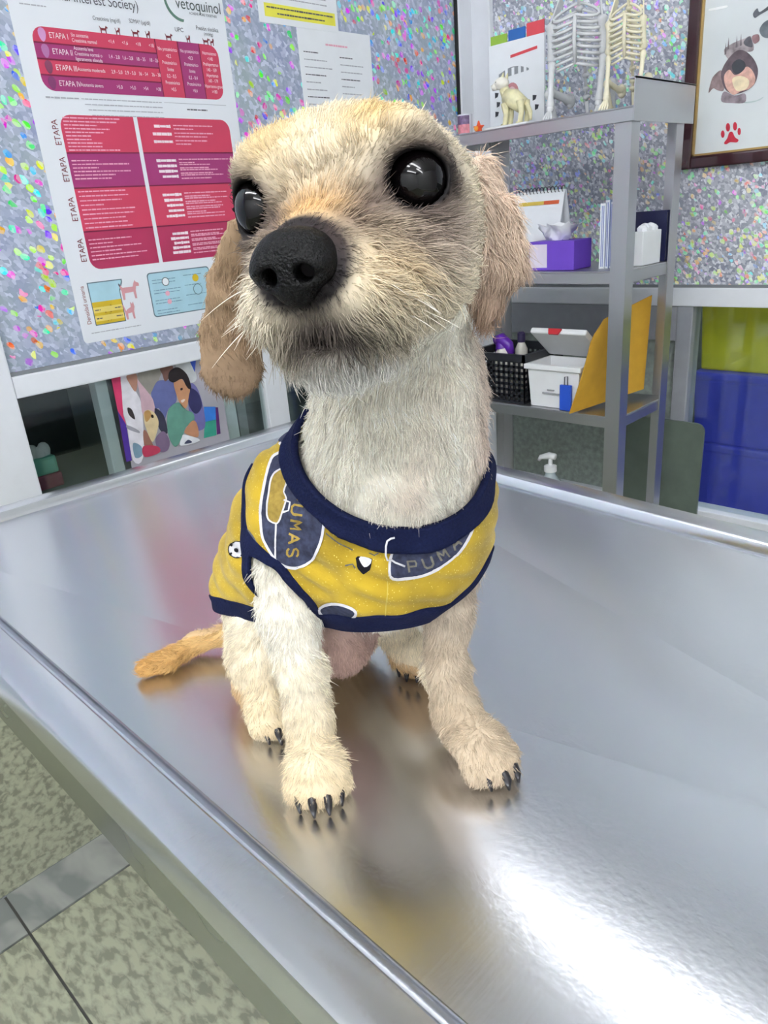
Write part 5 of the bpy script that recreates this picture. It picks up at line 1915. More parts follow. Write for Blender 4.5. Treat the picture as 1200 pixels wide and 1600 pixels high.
EAR_FAR = (D(370, 395, 0.398), D(362, 590, 0.401))
EAR_NEAR = (D(778, 290, 0.388), D(772, 500, 0.384))


def coat(P):
    """Colour, length (m), lift and comb direction of the coat at dog-space points."""
    n = len(P)
    h = to_h(P)
    col = np.tile(C3(238, 228, 206), (n, 1))
    ln = np.full(n, 0.0060)
    lift = np.full(n, 0.35)
    comb = np.tile(np.array([0.0, 0.15, -1.0]), (n, 1))

    def mix(c, w):
        nonlocal col
        w = np.clip(w, 0, 1)[:, None]
        col = col * (1 - w) + c * w

    def g(c, r):
        q = (h - np.array(c)) / np.array(r)
        return np.exp(-(q ** 2).sum(1))
    z = P[:, 2]
    # distances to the ears
    de, te = seg_dist(P, *EAR_FAR)
    far = (de < 0.026) & (P[:, 1] > 0.383) & (h[:, 0] < -3.4)
    dn, tn = seg_dist(P, *EAR_NEAR)
    near = (dn < 0.030) & (h[:, 0] > 4.4)
    neckdist, _ = seg_dist(P, D(632, 570, 0.42), D(628, 800, 0.462))
    head = (z > CZ - 0.13) & (h[:, 2] > -7.9) & ~far & ~near & (h[:, 1] > -9)
    behind = (h[:, 1] < -2.5) & (h[:, 2] < -5.2)
    head &= ~behind
    # ---- body and neck
    neck = (z > CZ - 0.27) & ~head & ~far & ~near
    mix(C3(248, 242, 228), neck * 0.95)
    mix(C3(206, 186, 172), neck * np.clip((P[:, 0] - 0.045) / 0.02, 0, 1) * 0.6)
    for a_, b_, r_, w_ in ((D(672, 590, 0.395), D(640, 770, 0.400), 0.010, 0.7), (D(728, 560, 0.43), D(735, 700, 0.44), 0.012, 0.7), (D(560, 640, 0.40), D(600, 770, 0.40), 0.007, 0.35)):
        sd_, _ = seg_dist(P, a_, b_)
        mix(C3(204, 178, 164), neck * w_ * np.exp(-(sd_ / r_) ** 2))  # pinkish streaks paint the shading of the neck folds
    for (e_, f_, s_) in CLAWS:
        cd_ = np.linalg.norm(P - (e_ + f_ * 0.006), axis=1)
        mix(C3(128, 102, 78), np.exp(-(cd_ / 0.0075) ** 2) * 0.6)  # shade between the toes painted as darker coat near the claws
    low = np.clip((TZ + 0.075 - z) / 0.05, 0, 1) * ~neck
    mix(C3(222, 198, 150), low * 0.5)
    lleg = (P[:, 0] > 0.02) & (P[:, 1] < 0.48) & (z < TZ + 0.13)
    mix(C3(186, 168, 146), lleg * 0.8)  # greyer pink coat on this leg, deepened to paint in its shading
    td, tt = seg_dist(P, TAIL[0], TAIL[-1])
    tail = (td < 0.022) & (P[:, 0] < TAIL[0][0] - 0.035) & (z < TZ + 0.04)
    mix(C3(214, 178, 116), tail * 0.9)
    mix(C3(196, 146, 78), tail * np.clip(tt * 1.6 - 0.7, 0, 1) * 0.8)
    hind = (P[:, 1] > 0.47) & (z < TZ + 0.03) & ~tail
    mix(C3(196, 150, 90), hind * 0.6)
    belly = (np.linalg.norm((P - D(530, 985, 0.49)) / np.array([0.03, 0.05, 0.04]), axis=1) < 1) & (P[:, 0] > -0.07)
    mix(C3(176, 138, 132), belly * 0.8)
    comb[tail] = (TAIL[-1] - TAIL[0])
    ln[neck] = 0.0075
    paws = (z < TZ + 0.024) & ~tail
    ln[paws] = 0.0045
    # ---- head
    hd = head.astype(float)
    mix(C3(216, 204, 180), hd)
    mix(C3(224, 215, 198), hd * g((1.5, -5.5, 4.0), (4.5, 4.5, 3.5)))
    mix(C3(204, 172, 108), hd * 0.85 * g((2.2, -0.6, 2.6), (1.6, 2.0, 1.2)))
    mix(C3(204, 174, 116), hd * 0.8 * g((-2.4, -0.6, 2.4), (1.8, 2.4, 1.6)))
    mix(C3(206, 156, 84), hd * 0.9 * g((0.0, 1.6, -0.9), (2.0, 2.6, 1.0)))
    mix(C3(212, 182, 130), hd * 0.6 * g((2.8, 1.8, -3.0), (1.6, 2.4, 1.4)))
    mix(C3(205, 190, 176), hd * 0.8 * g((4.2, -1.0, -2.4), (1.7, 2.2, 1.5)))
    mix(C3(240, 237, 232), hd * 0.9 * np.clip((-6.0 - h[:, 2]) / 0.5, 0, 1))
    mix(C3(236, 228, 212), hd * 0.8 * g((-3.0, 2.2, -4.2), (1.3, 2.6, 1.4)))
    # dark hair round nose leather and along the lips
    lip = np.exp(-((h[:, 2] + 5.45 + 0.07 * np.abs(h[:, 0])) / 0.95) ** 2) * (h[:, 1] > 0.0) * np.exp(-((h[:, 0] - 0.3) / 2.3) ** 2)
    mix(C3(52, 45, 46), hd * 0.95 * np.clip(lip * 1.25, 0, 1))
    mix(C3(84, 74, 70), hd * 0.75 * g((0.3, 3.8, -4.6), (1.5, 1.8, 1.0)))
    dnz = np.linalg.norm((P - NOSE) @ HM.T / np.array([0.0195, 0.020, 0.0165]), axis=1)
    mix(C3(34, 30, 32), hd * np.clip((1.32 - dnz) / 0.25, 0, 1))
    for e, sgn in zip(EYES, (1, -1)):
        q = (P - e) @ HM.T * 100
        de_ = np.sqrt((q[:, 0]) ** 2 + (q[:, 1] * 0.8) ** 2 + (q[:, 2] * 1.05) ** 2)
        mix(C3(92, 76, 72), hd * 0.9 * np.exp(-((q[:, 0] + sgn * 1.5) / 1.0) ** 2 - ((q[:, 2] + 0.9) / 1.1) ** 2))
        mix(C3(128, 112, 106), hd * 0.75 * np.exp(-((q[:, 0] - sgn * 0.4) / 1.4) ** 2 - ((q[:, 2] + 2.0) / 0.9) ** 2))
        mix(C3(84, 70, 66), hd * 0.9 * np.clip((2.55 - de_) / 0.9, 0, 1))
        mix(C3(16, 13, 15), hd * np.clip((1.70 - de_) / 0.2, 0, 1))
        ln[head & (de_ < 2.6)] = 0.0036
        ln[head & (de_ < 1.55)] = 0.0012
    mz = head & (h[:, 1] > -0.9) & (h[:, 2] < -1.2)
    ln[mz] = np.where(h[mz, 0] < -2.2, 0.0085, 0.0105)
    lift[mz] = 0.42
    ln[head & (h[:, 1] < -0.9) & (h[:, 2] <= 1.5)] = 0.0052
    ln[head & (dnz < 1.5)] = 0.0035
    ln[head & (dnz < 1.12)] = 0.0025
    top = head & (h[:, 2] > 1.5)
    ln[top] = 0.0048
    nr = P - NOSE
    comb[head] = nr[head] / (np.linalg.norm(nr[head], axis=1, keepdims=True) + 1e-9)
    comb[mz] += np.array([0, 0, -0.45])
    under = head & (h[:, 2] < -5.8)
    comb[under] = np.array([0.1, 0.25, -0.8])
    # ---- ears
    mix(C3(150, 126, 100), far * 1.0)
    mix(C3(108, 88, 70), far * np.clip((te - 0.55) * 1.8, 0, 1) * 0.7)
    ln[far] = 0.0040
    lift[far] = 0.25
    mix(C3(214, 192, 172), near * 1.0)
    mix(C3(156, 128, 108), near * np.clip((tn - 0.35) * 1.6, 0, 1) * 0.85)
    ln[near] = 0.0095
    lift[near] = 0.30
    comb[far | near] = np.array([0.0, 0.0, -1.0])
    return col, ln, lift, comb


dog = thing('dog', 'cream short-clipped small dog in a yellow shirt sitting on the steel table', 'dog', tuple(d2w(DT(560, 1080))[0]))
body_me = np_mesh('body', d2w(V), Q)
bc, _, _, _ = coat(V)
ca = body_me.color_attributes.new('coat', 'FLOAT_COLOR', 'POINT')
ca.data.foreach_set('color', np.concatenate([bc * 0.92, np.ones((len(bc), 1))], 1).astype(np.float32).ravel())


def coat_material(name, attr, rough, sheen=0.0, geom=None):
    m = bpy.data.materials.new(name)
    m.use_nodes = True
    nt = m.node_tree
    b = nt.nodes['Principled BSDF']
    a = nt.nodes.new('ShaderNodeAttribute')
    a.attribute_name = attr
    hsv = nt.nodes.new('ShaderNodeHueSaturation')
    nt.links.new(a.outputs['Color'], hsv.inputs['Color'])
    nz = nt.nodes.new('ShaderNodeTexNoise')
    nz.inputs['Scale'].default_value = 140
    tc = nt.nodes.new('ShaderNodeTexCoord')
    nt.links.new(tc.outputs['Object'], nz.inputs['Vector'])
    mr = nt.nodes.new('ShaderNodeMapRange')
    mr.inputs['To Min'].default_value = 0.85
    mr.inputs['To Max'].default_value = 1.15
    nt.links.new(nz.outputs['Fac'], mr.inputs['Value'])
    nt.links.new(mr.outputs[0], hsv.inputs['Value'])
    nt.links.new(hsv.outputs[0], b.inputs['Base Color'])
    b.inputs['Roughness'].default_value = rough
    b.inputs['Specular IOR Level'].default_value = 0.25
    b.inputs['Sheen Weight'].default_value = sheen
    return m


body_o = link('body', body_me, coat_material('dog_skin', 'coat', 0.7), dog, smooth=True)

# ------------------------------------------------------------------ eyes, nose, claws
eye_m = mat('dark_wet_eye', (6, 4, 5), 0.04, vary=0.2, scale=120, spec=0.4)
for e in EYES:
    c = d2w(e)[0]
    Mh = np.array([d2w(a)[0] for a in (hs, hf, hu)]).T
    eo = MB().ball(c, EYE_R * 0.01, 32, 20, Mh).build('eye', eye_m, dog, smooth=True)

nf_ = Field(NOSE - 0.026, NOSE + 0.026, 0.0008)
nf_.ell(NOSE + 0.01 * (0.25 * hu - 0.35 * hf), (0.0158, 0.0125, 0.0100), HM, 0.004)
nf_.ell(NOSE + 0.01 * (-0.70 * hu - 0.05 * hf), (0.0092, 0.0095, 0.0095), HM, 0.006)
for sg in (-1, 1):
    nf_.ell(NOSE + 0.01 * (sg * 0.88 * hs - 0.22 * hu + 0.05 * hf), (0.0082, 0.0088, 0.0074), HM, 0.004)
for sg in (-1, 1):                                                    # nostrils and their outer slits
    nf_.rc(NOSE + 0.01 * (sg * 0.74 * hs - 0.52 * hu + 1.20 * hf), NOSE + 0.01 * (sg * 0.62 * hs - 0.35 * hu + 0.0 * hf), 0.0036, 0.0030, 0.0018, 's')
    nf_.rc(NOSE + 0.01 * (sg * 0.90 * hs - 0.62 * hu + 0.98 * hf), NOSE + 0.01 * (sg * 1.75 * hs - 0.66 * hu + 0.35 * hf), 0.0027, 0.0014, 0.0018, 's')
nf_.rc(NOSE + 0.01 * (-0.1 * hu + 1.12 * hf), NOSE + 0.01 * (-1.6 * hu + 0.85 * hf), 0.0006, 0.0010, 0.002, 's')
nv, nq = nf_.surface(0.0, 2)
nose_m = mat('black_nose_leather', (5, 5, 6), 0.36, vary=0.4, scale=900, bump=0.6, spec=0.18)
link('nose', np_mesh('nose', d2w(nv), nq), nose_m, dog, smooth=True)

claw_m = mat('black_claw', (30, 27, 30), 0.35, vary=0.3, scale=200)
for (e, fwd, sd) in CLAWS:
    a = e + np.array([0, 0, 0.0030]) + fwd * 0.0035
    pts = [a, a + fwd * 0.0045 + np.array([0, 0, -0.001]), a + fwd * 0.0075 + np.array([0, 0, -0.0050]), a + fwd * 0.0085 + np.array([0, 0, -0.0118])]
    MB().tube([d2w(p)[0] for p in pts], [0.0034, 0.0034, 0.0026, 0.0009], 8).build('claw', claw_m, dog, smooth=True)

# ------------------------------------------------------------------ shirt
fld.F = TORSO
COLLAR_C = D(618, 745, 0.455)
_p1, _p2, _p3 = D(466, 632, 0.475), D(640, 806, 0.405), D(762, 668, 0.470)
cn = np.cross(_p2 - _p1, _p3 - _p1)
cn /= np.linalg.norm(cn)
if cn[2] < 0:
    cn = -cn
sv, sq = fld.surface(0.0055, 3)
st = q2t(sq)
col_s = -((sv - _p1) @ cn)                                     # > 0 below the collar edge
# hem: slanting plane behind the front legs, down towards the flanks
h1, h2, h3 = D(390, 962, 0.500), D(580, 975, 0.430), D(680, 940, 0.480)
hn = np.cross(h2 - h1, h3 - h1)
hn /= np.linalg.norm(hn)
if hn[2] < 0:
    hn = -hn
hem_s = (sv - h1) @ hn


def hole_s(P, pts):
    """Distance to a chain of (point, radius); > 0 outside the arm hole."""
    d = np.full(len(P), 9.0)
    for (a, ra), (b, rb) in zip(pts, pts[1:]):
        dd, t = seg_dist(P, a, b)
        d = np.minimum(d, dd - (ra + t * (rb - ra)))
    return d


AH_R = [(D(384, 735, 0.475), 0.003), (D(396, 830, 0.455), 0.005), (D(422, 905, 0.435), 0.015), (D(440, 955, 0.430), 0.0205), (D(448, 1010, 0.44), 0.022)]
AH_L = [(D(735, 900, 0.455), 0.022), (D(705, 950, 0.445), 0.020), (D(700, 1020, 0.445), 0.020)]
ar_s = hole_s(sv, AH_R)
al_s = hole_s(sv, AH_L)
shirt_all = np.minimum.reduce([col_s, hem_s, ar_s, al_s])


def cloth_material():
    m = bpy.data.materials.new('mustard_cloth')
    m.use_nodes = True
    nt = m.node_tree
    N, L = nt.nodes, nt.links
    b = N['Principled BSDF']
    tc = N.new('ShaderNodeTexCoord')
    n1 = N.new('ShaderNodeTexNoise')
    n1.inputs['Scale'].default_value = 25
    n1.inputs['Detail'].default_value = 4
    L.new(tc.outputs['Object'], n1.inputs['Vector'])
    rp = N.new('ShaderNodeValToRGB')
    rp.color_ramp.elements[0].position, rp.color_ramp.elements[0].color = 0.35, lin((156, 130, 34))
    rp.color_ramp.elements[1].position, rp.color_ramp.elements[1].color = 0.65, lin((190, 160, 44))
    L.new(n1.outputs['Fac'], rp.inputs['Fac'])
    v = N.new('ShaderNodeTexVoronoi')
    v.inputs['Scale'].default_value = 420
    L.new(tc.outputs['Object'], v.inputs['Vector'])
    lt = N.new('ShaderNodeMath')
    lt.operation = 'LESS_THAN'
    lt.inputs[1].default_value = 0.16
    L.new(v.outputs['Distance'], lt.inputs[0])
    mx = N.new('ShaderNodeMix')
    mx.data_type = 'RGBA'
    L.new(lt.outputs[0], mx.inputs['Factor'])
    L.new(rp.outputs['Color'], mx.inputs['A'])
    mx.inputs['B'].default_value = lin((214, 194, 104))
    L.new(mx.outputs['Result'], b.inputs['Base Color'])
    b.inputs['Roughness'].default_value = 0.85
    b.inputs['Specular IOR Level'].default_value = 0.15
    b.inputs['Sheen Weight'].default_value = 0.15
    n2 = N.new('ShaderNodeTexNoise')
    n2.inputs['Scale'].default_value = 900
    L.new(tc.outputs['Object'], n2.inputs['Vector'])
    bp = N.new('ShaderNodeBump')
    bp.inputs['Strength'].default_value = 0.35
    bp.inputs['Distance'].default_value = 0.001
    L.new(n2.outputs['Fac'], bp.inputs['Height'])
    L.new(bp.outputs['Normal'], b.inputs['Normal'])
    return m


def solid(o, t):
    md = o.modifiers.new('thickness', 'SOLIDIFY')
    md.thickness = t
    md.offset = 0.0
    return o


# folds in the cloth: small ripples pushed along the normals
sn = vnormals(sv, st)
_rip = 0.0011 * np.sin(sv[:, 0] * 210 + 60 * sv[:, 2] + 3 * np.sin(sv[:, 2] * 80)) + 0.0010 * np.sin(sv[:, 2] * 330 + sv[:, 0] * 70)
_rip *= np.clip(shirt_all / 0.015, 0, 1)
sv = sv + sn * _rip[:, None]
cv, ct = clip(sv, st, shirt_all)
shirt = link('shirt', np_mesh('shirt', d2w(cv), ct), cloth_material(), dog, smooth=True)
_tag(shirt, 'mustard yellow dog shirt with navy trim and football print')
solid(shirt, 0.0016)
navy = mat('navy_ribbing', (22, 28, 58), 0.9, vary=0.2, scale=600, bump=0.4, spec=0.1)


def band(name, s_main, others, width, t, off):
    keep = np.minimum.reduce([s_main + 0.002, width - s_main] + [x + 0.0 for x in others])
    v_, t_ = clip(sv + sn * off, st, keep)
    if len(t_):
        solid(link(name, np_mesh(name, d2w(v_), t_), navy, shirt, smooth=True), t)


band('collar', col_s, [al_s], 0.0125, 0.0045, 0.0012)
band('armhole_trim', ar_s, [col_s, hem_s], 0.0042, 0.0030, 0.0008)
band('armhole_trim', al_s, [col_s, hem_s], 0.0042, 0.0030, 0.0008)
band('hem', hem_s, [col_s, ar_s, al_s], 0.0110, 0.0032, 0.0008)

# ------------------------------------------------------------------ prints on the shirt
shirt_bvh = BVHTree.FromPolygons([tuple(p) for p in cv], [tuple(map(int, t)) for t in ct])
CAM_D = np.array([0.0, 0.0, CZ])


def cast(px, py, lift):
    r = ray(px, py)
    dd = np.array([r @ UU, r @ VV, r[2]])
    dd /= np.linalg.norm(dd)
    hit = shirt_bvh.ray_cast(Vector(CAM_D), Vector(dd))
    if hit[0] is None:
        return None
    nn_ = np.array(hit[1])
    if nn_ @ dd > 0:
        nn_ = -nn_
    return np.array(hit[0]) + nn_ * lift


pv = d2w(cv) - np.array([0, 0, CZ])
pc = pv @ RCAM.T
ppx = np.stack([600 + FPX * pc[:, 0] / pc[:, 2], 800 - FPX * pc[:, 1] / pc[:, 2]], 1)
cvn = vnormals(cv, ct)
facing = (cvn * (cv - CAM_D)).sum(1) < 0.01


def poly_sd(P, poly):
    """Signed distance in pixels, > 0 inside."""
    poly = np.array(poly, float)
    best = np.full(len(P), 1e9)
    ins = np.zeros(len(P), bool)
    for a, b in zip(poly, np.roll(poly, -1, 0)):
        d, t = seg_dist(P, a, b)
        best = np.minimum(best, d)
        c = ((a[1] > P[:, 1]) != (b[1] > P[:, 1])) & (P[:, 0] < (b[0] - a[0]) * (P[:, 1] - a[1]) / (b[1] - a[1] + 1e-12) + a[0])
        ins ^= c
    return np.where(ins, best, -best)


def loop_smooth(pts, n_=4):
    out = []
    m_ = len(pts)
    for i in range(m_):
        p0, p1, p2, p3 = [np.array(pts[(i + k) % m_], float) for k in (-1, 0, 1, 2)]
        for k in range(n_):
            u_ = k / n_
            out.append(tuple(0.5 * ((2 * p1) + (-p0 + p2) * u_ + (2 * p0 - 5 * p1 + 4 * p2 - p3) * u_ ** 2 + (-p0 + 3 * p1 - 3 * p2 + p3) * u_ ** 3)))
    return out


def biggest(v_, t_):
    """Only the largest connected piece of a triangle mesh."""
    lab = np.arange(len(v_))
    while True:
        mn = lab[t_].min(1)
        new = lab.copy()
        for k in range(3):
            np.minimum.at(new, t_[:, k], mn)
        if (new == lab).all():
            break
        lab = new
    ids, cn_ = np.unique(lab[t_[:, 0]], return_counts=True)
    t_ = t_[lab[t_[:, 0]] == ids[cn_.argmax()]]
    used = np.unique(t_)
    mp_ = np.full(len(v_), -1)
    mp_[used] = np.arange(len(used))
    return v_[used], mp_[t_]


def patch(name, poly, m, lift):
    s_ = poly_sd(ppx, poly)
    s_ = np.where(facing, s_, -5.0)
    v_, t_ = clip(cv + cvn * lift, ct, s_)
    if len(t_):
        v_, t_ = biggest(v_, t_)
        link(name, np_mesh(name, d2w(v_), t_), m, shirt, smooth=True)


def ribbon(name, lines, w, m, lift):
    """Painted strokes: pixel polylines laid on the cloth as thin strips."""
    for pl in lines:
        mb = MB()
        pl = np.array(pl, float)
        dense = [pl[0]]
        for a, b in zip(pl, pl[1:]):
            k = max(1, int(np.linalg.norm(b - a) / 3))
            dense += [a + (b - a) * (i + 1) / k for i in range(k)]
        prev = None
        for i, p in enumerate(dense):
            tg = dense[min(i + 1, len(dense) - 1)] - dense[max(i - 1, 0)]
            tg = tg / (np.linalg.norm(tg) + 1e-9)
            nn_ = np.array([-tg[1], tg[0]]) * w / 2
            a, b = cast(*(p + nn_), lift), cast(*(p - nn_), lift)
            if a is None or b is None or (prev is not None and np.linalg.norm(a - cv_prev) > 0.02):
                prev = None
                cv_prev = a if a is not None else np.zeros(3)
                continue
            cv_prev = a
            mb.v += [tuple(d2w(a)[0]), tuple(d2w(b)[0])]
            if prev is not None:
                mb.f.append((prev, prev + 1, len(mb.v) - 1, len(mb.v) - 2))
            prev = len(mb.v) - 2
        if mb.f:
            me = bpy.data.meshes.new(name)
            v_, t_ = biggest(np.array(mb.v), np.array(mb.f)) if False else (mb.v, mb.f)
            me.from_pydata(v_, [], t_)
            link(name, me, m, shirt)


GLYPH = {'P': [[(0, 0), (0, 1), (.7, 1), (.8, .75), (.7, .5), (0, .5)]], 'U': [[(0, 1), (0, .2), (.2, 0), (.6, 0), (.8, .2), (.8, 1)]],
         'M': [[(0, 0), (.05, 1), (.4, .4), (.75, 1), (.8, 0)]], 'A': [[(0, 0), (.4, 1), (.8, 0)], [(.15, .35), (.65, .35)]],
         'S': [[(.8, .85), (.6, 1), (.2, 1), (0, .8), (.1, .6), (.7, .42), (.8, .2), (.6, 0), (.2, 0), (0, .15)]]}


def painted_word(word, path, size, w, m, lift):
    """Letters set one after another at (x, y, angle) in the photo's frame."""
    ls = []
    for ch, (x, y, an) in zip(word, path):
        ca_, sa_ = math.cos(math.radians(an)), math.sin(math.radians(an))
        for st_ in GLYPH[ch]:
            ls.append([(x + size * ((gx - 0.4) * ca_ + (gy - 0.5) * sa_), y + size * ((gx - 0.4) * sa_ - (gy - 0.5) * ca_)) for gx, gy in st_])
    ribbon('lettering', ls, w, m, lift)


pr_navy = mat('print_navy', (58, 62, 82), 0.85, vary=0.35, scale=260, spec=0.1)
pr_white = mat('print_white', (214, 212, 216), 0.8, vary=0.08, scale=200, spec=0.1)
pr_gold = mat('print_gold', (156, 132, 66), 0.85, vary=0.25, scale=260, spec=0.1)
pr_grey = mat('print_grey', (96, 98, 104), 0.85, vary=0.3, scale=260, spec=0.1)
pr_black = mat('print_black', (30, 30, 38), 0.85, vary=0.2, scale=200, spec=0.1)
L1, L2, L3 = 0.00125, 0.00150, 0.00175
badges = [[(440, 708), (425, 720), (416, 752), (409, 792), (410, 824), (416, 848), (434, 876), (458, 886), (480, 882), (496, 864), (506, 836), (508, 800), (492, 770), (478, 740), (466, 700)],
          [(436, 686), (440, 664), (452, 644), (478, 634), (486, 652), (476, 690), (462, 698), (444, 698)],
          [(610, 898), (636, 902), (664, 896), (696, 880), (720, 856), (736, 828), (740, 796), (734, 778), (704, 806), (668, 840), (632, 856), (612, 862)],
          [(500, 950), (514, 942), (538, 944), (556, 954), (550, 964), (528, 968), (508, 962)]]
for b_ in badges:
    lp = loop_smooth(b_)
    patch('badge_print', lp, pr_navy, L1)
    ribbon('badge_outline', [lp + [lp[0]]], 4.0, pr_white, L2)
puma = loop_smooth([(434, 738), (448, 734), (451, 752), (446, 768), (450, 780), (444, 800), (436, 818), (422, 812), (419, 792), (422, 768), (426, 748)])
patch('emblem_print', puma, pr_gold, L2)
ribbon('emblem_outline', [puma + [puma[0]], [(434, 818), (432, 872)], [(446, 782), (456, 786), (454, 798), (444, 800)]], 2.6, pr_white, L3)
painted_word('PUMAS', [(469, 776, 100), (467, 797, 98), (464, 819, 96), (461, 841, 94), (459, 862, 92)], 17, 3.4, pr_gold, L2)
painted_word('PUMAS', [(644, 884, -8), (668, 877, -18), (690, 865, -30), (709, 847, -42), (725, 824, -55)], 17, 3.2, mat('print_dull_gold', (112, 108, 96), 0.85, vary=0.3, scale=260), L2)
patch('shield_print', [(556, 868), (583, 871), (580, 888), (568, 896), (559, 886)], pr_black, L1)
patch('shield_print', loop_smooth([(562, 869), (581, 872), (580, 880), (570, 884)]), pr_white, L2)
ball = [(372 + 12.5 * math.cos(a), 859 + 13 * math.sin(a)) for a in np.linspace(0, 2 * math.pi, 17)[:-1]]
patch('football_print', ball, pr_white, L1)
ribbon('football_outline', [ball + [ball[0]]], 1.6, pr_black, L2)
for (x, y, r_) in ((372, 859, 4.4), (364, 851, 3.2), (380, 851, 3.2), (363, 866, 3.2), (381, 867, 3.2), (372, 871, 2.6)):
    patch('football_patch', [(x + r_ * math.cos(a), y + r_ * math.sin(a)) for a in np.linspace(0, 2 * math.pi, 6)[:-1]], pr_black, L2)
for pl in ([(380, 832), (386, 824), (396, 834), (404, 850), (402, 862), (390, 856)], [(410, 692), (418, 684), (426, 688), (424, 698), (414, 702)], [(404, 660), (414, 650), (424, 656), (416, 668)]):
    patch('figure_print', loop_smooth(pl), pr_grey, L1)
ribbon('figure_lines', [[(382, 872), (388, 884), (398, 880)], [(392, 866), (396, 878), (392, 892)], [(540, 882), (552, 880), (556, 886)], [(578, 862), (586, 866), (592, 862)], [(512, 832), (530, 846), (552, 858)]], 1.8, pr_grey, L2)
ribbon('seam', [[(486, 650), (470, 720), (458, 760)], [(606, 905), (604, 940), (602, 968)]], 1.6, mat('yellow_seam', (196, 176, 84), 0.8), L1)
# loose white thread hanging from the collar
tp = [cast(x, y, l_) for x, y, l_ in ((616, 831, 0.006), (611, 833, 0.007), (606, 838, 0.008), (603, 846, 0.008), (602, 855, 0.008), (604, 864, 0.007), (609, 872, 0.006), (615, 878, 0.005), (622, 881, 0.005), (630, 884, 0.004))]
tp = [d2w(p)[0] for p in tp if p is not None]
if len(tp) > 2:
    MB().tube(tp, 0.0006, 6).build('loose_thread', mat('white_thread', (222, 222, 228), 0.7), shirt, smooth=True)

# ------------------------------------------------------------------ fur: single hairs as curves on the body
tri_a = np.linalg.norm(np.cross(V[T[:, 1]] - V[T[:, 0]], V[T[:, 2]] - V[T[:, 0]]), axis=1) / 2
cen = V[T].mean(1)
# bare under the cloth: find body points that lie under a shirt face
bvh = BVHTree.FromPolygons([tuple(p) for p in cv], [tuple(map(int, t)) for t in ct])
NH = 210000
_hc = to_h(cen)
dens = np.where((cen[:, 2] > CZ - 0.13), 1.5, 1.0)
dens = np.where(cen[:, 2] < TZ + 0.003, 0.1, dens)
fi = RNG.choice(len(T), NH, p=tri_a * dens / (tri_a * dens).sum())
r1, r2 = RNG.random(NH), RNG.random(NH)
sq_ = np.sqrt(r1)
w0, w1, w2 = 1 - sq_, sq_ * (1 - r2), sq_ * r2
root = w0[:, None] * V[T[fi, 0]] + w1[:, None] * V[T[fi, 1]] + w2[:, None] * V[T[fi, 2]]
nrm = w0[:, None] * VN[T[fi, 0]] + w1[:, None] * VN[T[fi, 1]] + w2[:, None] * VN[T[fi, 2]]
nrm /= np.linalg.norm(nrm, axis=1, keepdims=True) + 1e-9
keep = np.ones(NH, bool)
cand = np.nonzero((root[:, 2] < CZ - 0.10))[0]
for i in cand:
    hit = bvh.ray_cast(Vector(root[i] - nrm[i] * 0.002), Vector(nrm[i]), 0.016)
    if hit[0] is not None:
        keep[i] = False
for e in EYES:
    keep &= np.linalg.norm(root - e, axis=1) > 0.0142
keep &= np.linalg.norm((root - NOSE) @ HM.T / np.array([0.0165, 0.014, 0.0125]), axis=1) > 1.0
root, nrm = root[keep], nrm[keep]
n = len(root)
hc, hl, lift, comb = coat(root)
# clumping: neighbouring hairs share a direction wobble
def wob(P, f, sd):
    a = np.sin(P[:, 0] * f + sd) * np.cos(P[:, 2] * f * 1.13 + sd * 2.1) + np.sin(P[:, 1] * f * 0.91 + sd * 0.7 + P[:, 2] * f * 0.5)
    return a * 0.5
wv_ = np.stack([wob(root, 420, 1.0), wob(root, 460, 2.3), wob(root, 440, 4.1)], 1)
wv2 = np.stack([wob(root, 130, 5.0), wob(root, 150, 7.3), wob(root, 140, 9.1)], 1)
tan = comb - (comb * nrm).sum(1)[:, None] * nrm
tan /= np.linalg.norm(tan, axis=1, keepdims=True) + 1e-9
d0 = tan + nrm * lift[:, None] * 1.6 + wv_ * 0.34 + wv2 * 0.30 + RNG.normal(0, 0.18, (n, 3))
d0 /= np.linalg.norm(d0, axis=1, keepdims=True)
d1 = tan + nrm * lift[:, None] * 0.5 + wv_ * 0.50 + wv2 * 0.34 + RNG.normal(0, 0.18, (n, 3))
d1 /= np.linalg.norm(d1, axis=1, keepdims=True)
ll = hl * RNG.uniform(0.55, 1.25, n) * np.where(RNG.random(n) < 0.05, 1.6, 1.0)
p0 = root - nrm * 0.0006
p1 = p0 + d0 * (ll * 0.5)[:, None]
p2 = p1 + d1 * (ll * 0.5)[:, None]
pts = np.stack([p0, p0 * 0.5 + p1 * 0.5 + nrm * (ll * 0.04)[:, None], p1, p2], 1)
pts[:, :, 2] = np.maximum(pts[:, :, 2], TZ + 0.001)
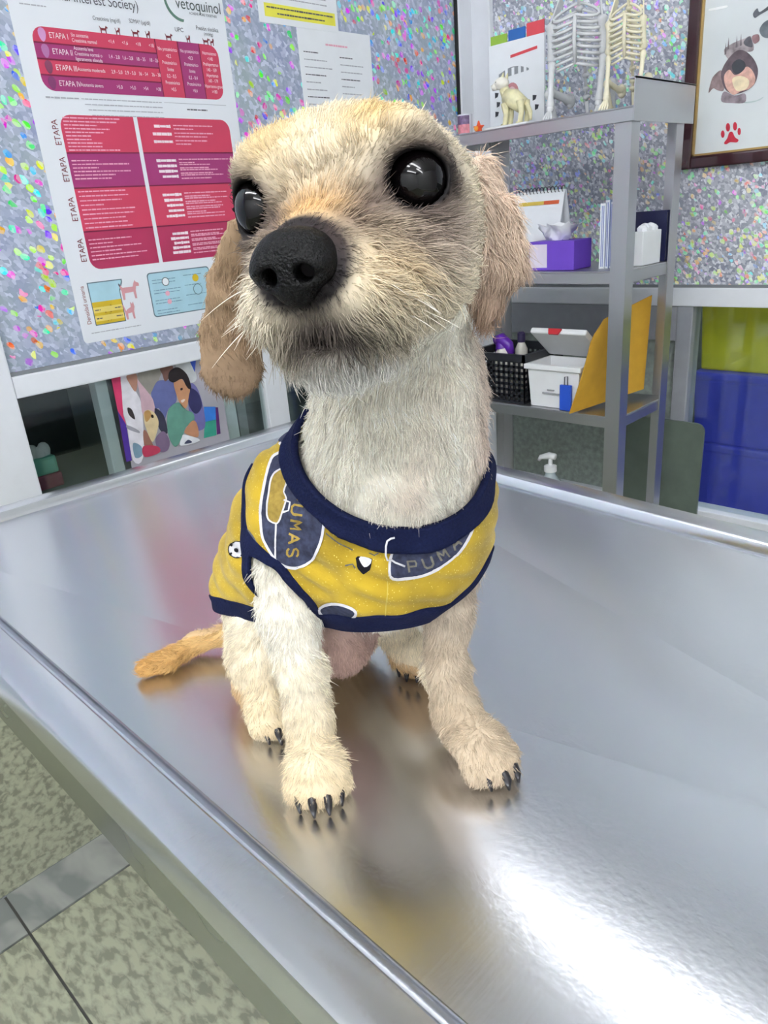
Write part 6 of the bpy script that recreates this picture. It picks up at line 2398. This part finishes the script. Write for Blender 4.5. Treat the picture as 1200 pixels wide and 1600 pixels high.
rad = np.array([0.00016, 0.00016, 0.00013, 0.00004])[None, :] * RNG.uniform(0.8, 1.3, n)[:, None]
stray = RNG.random(n) < 0.06
clump = 0.5 * wob(root, 900, 3.3) + 0.5 * wob(root, 520, 6.1)
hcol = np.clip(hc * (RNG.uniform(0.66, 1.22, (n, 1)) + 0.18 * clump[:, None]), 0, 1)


def hair_object(name, pts, rad, colr, material):
    n, k = pts.shape[:2]
    cu = bpy.data.hair_curves.new(name)
    cu.add_curves([k] * n)
    wp = d2w(pts.reshape(-1, 3)) - ORG[dog]
    cu.points.foreach_set('position', wp.astype(np.float32).ravel())
    cu.points.foreach_set('radius', rad.astype(np.float32).ravel())
    at = cu.attributes.new('coat', 'FLOAT_COLOR', 'CURVE')
    at.data.foreach_set('color', np.concatenate([colr, np.ones((n, 1))], 1).astype(np.float32).ravel())
    cu.materials.append(material)
    o = bpy.data.objects.new(name, cu)
    COL.objects.link(o)
    o.parent = dog
    ORG[o] = ORG[dog]
    o['kind'] = 'stuff'
    return o


hair_m = coat_material('dog_hair', 'coat', 0.55)
hair_object('fur', pts, rad, hcol, hair_m)

# whiskers: a few long pale hairs from the lip pads and brows
wr_, wd_h = [], []
for sg in (-1, 1):
    for k in range(16):
        rt_ = H(sg * RNG.uniform(1.9, 3.2), RNG.uniform(0.6, 3.2), RNG.uniform(-5.0, -3.2))
        dr_ = sg * hs * RNG.uniform(0.6, 1.1) + hf * RNG.uniform(-0.2, 0.5) + hu * RNG.uniform(-0.8, -0.1)
        wr_.append(rt_)
        wd_h.append(dr_ / np.linalg.norm(dr_) * RNG.uniform(0.012, 0.026))
wr_, wd_h = np.array(wr_), np.array(wd_h)
sag = np.array([0, 0, -0.003])
wp_ = np.stack([wr_, wr_ + wd_h * 0.35, wr_ + wd_h * 0.7 + sag * 0.4, wr_ + wd_h + sag], 1)
hair_object('whiskers', wp_, np.tile(np.array([0.00020, 0.00018, 0.00013, 0.00004]), (len(wr_), 1)), np.tile(C3(240, 234, 222), (len(wr_), 1)), hair_m)
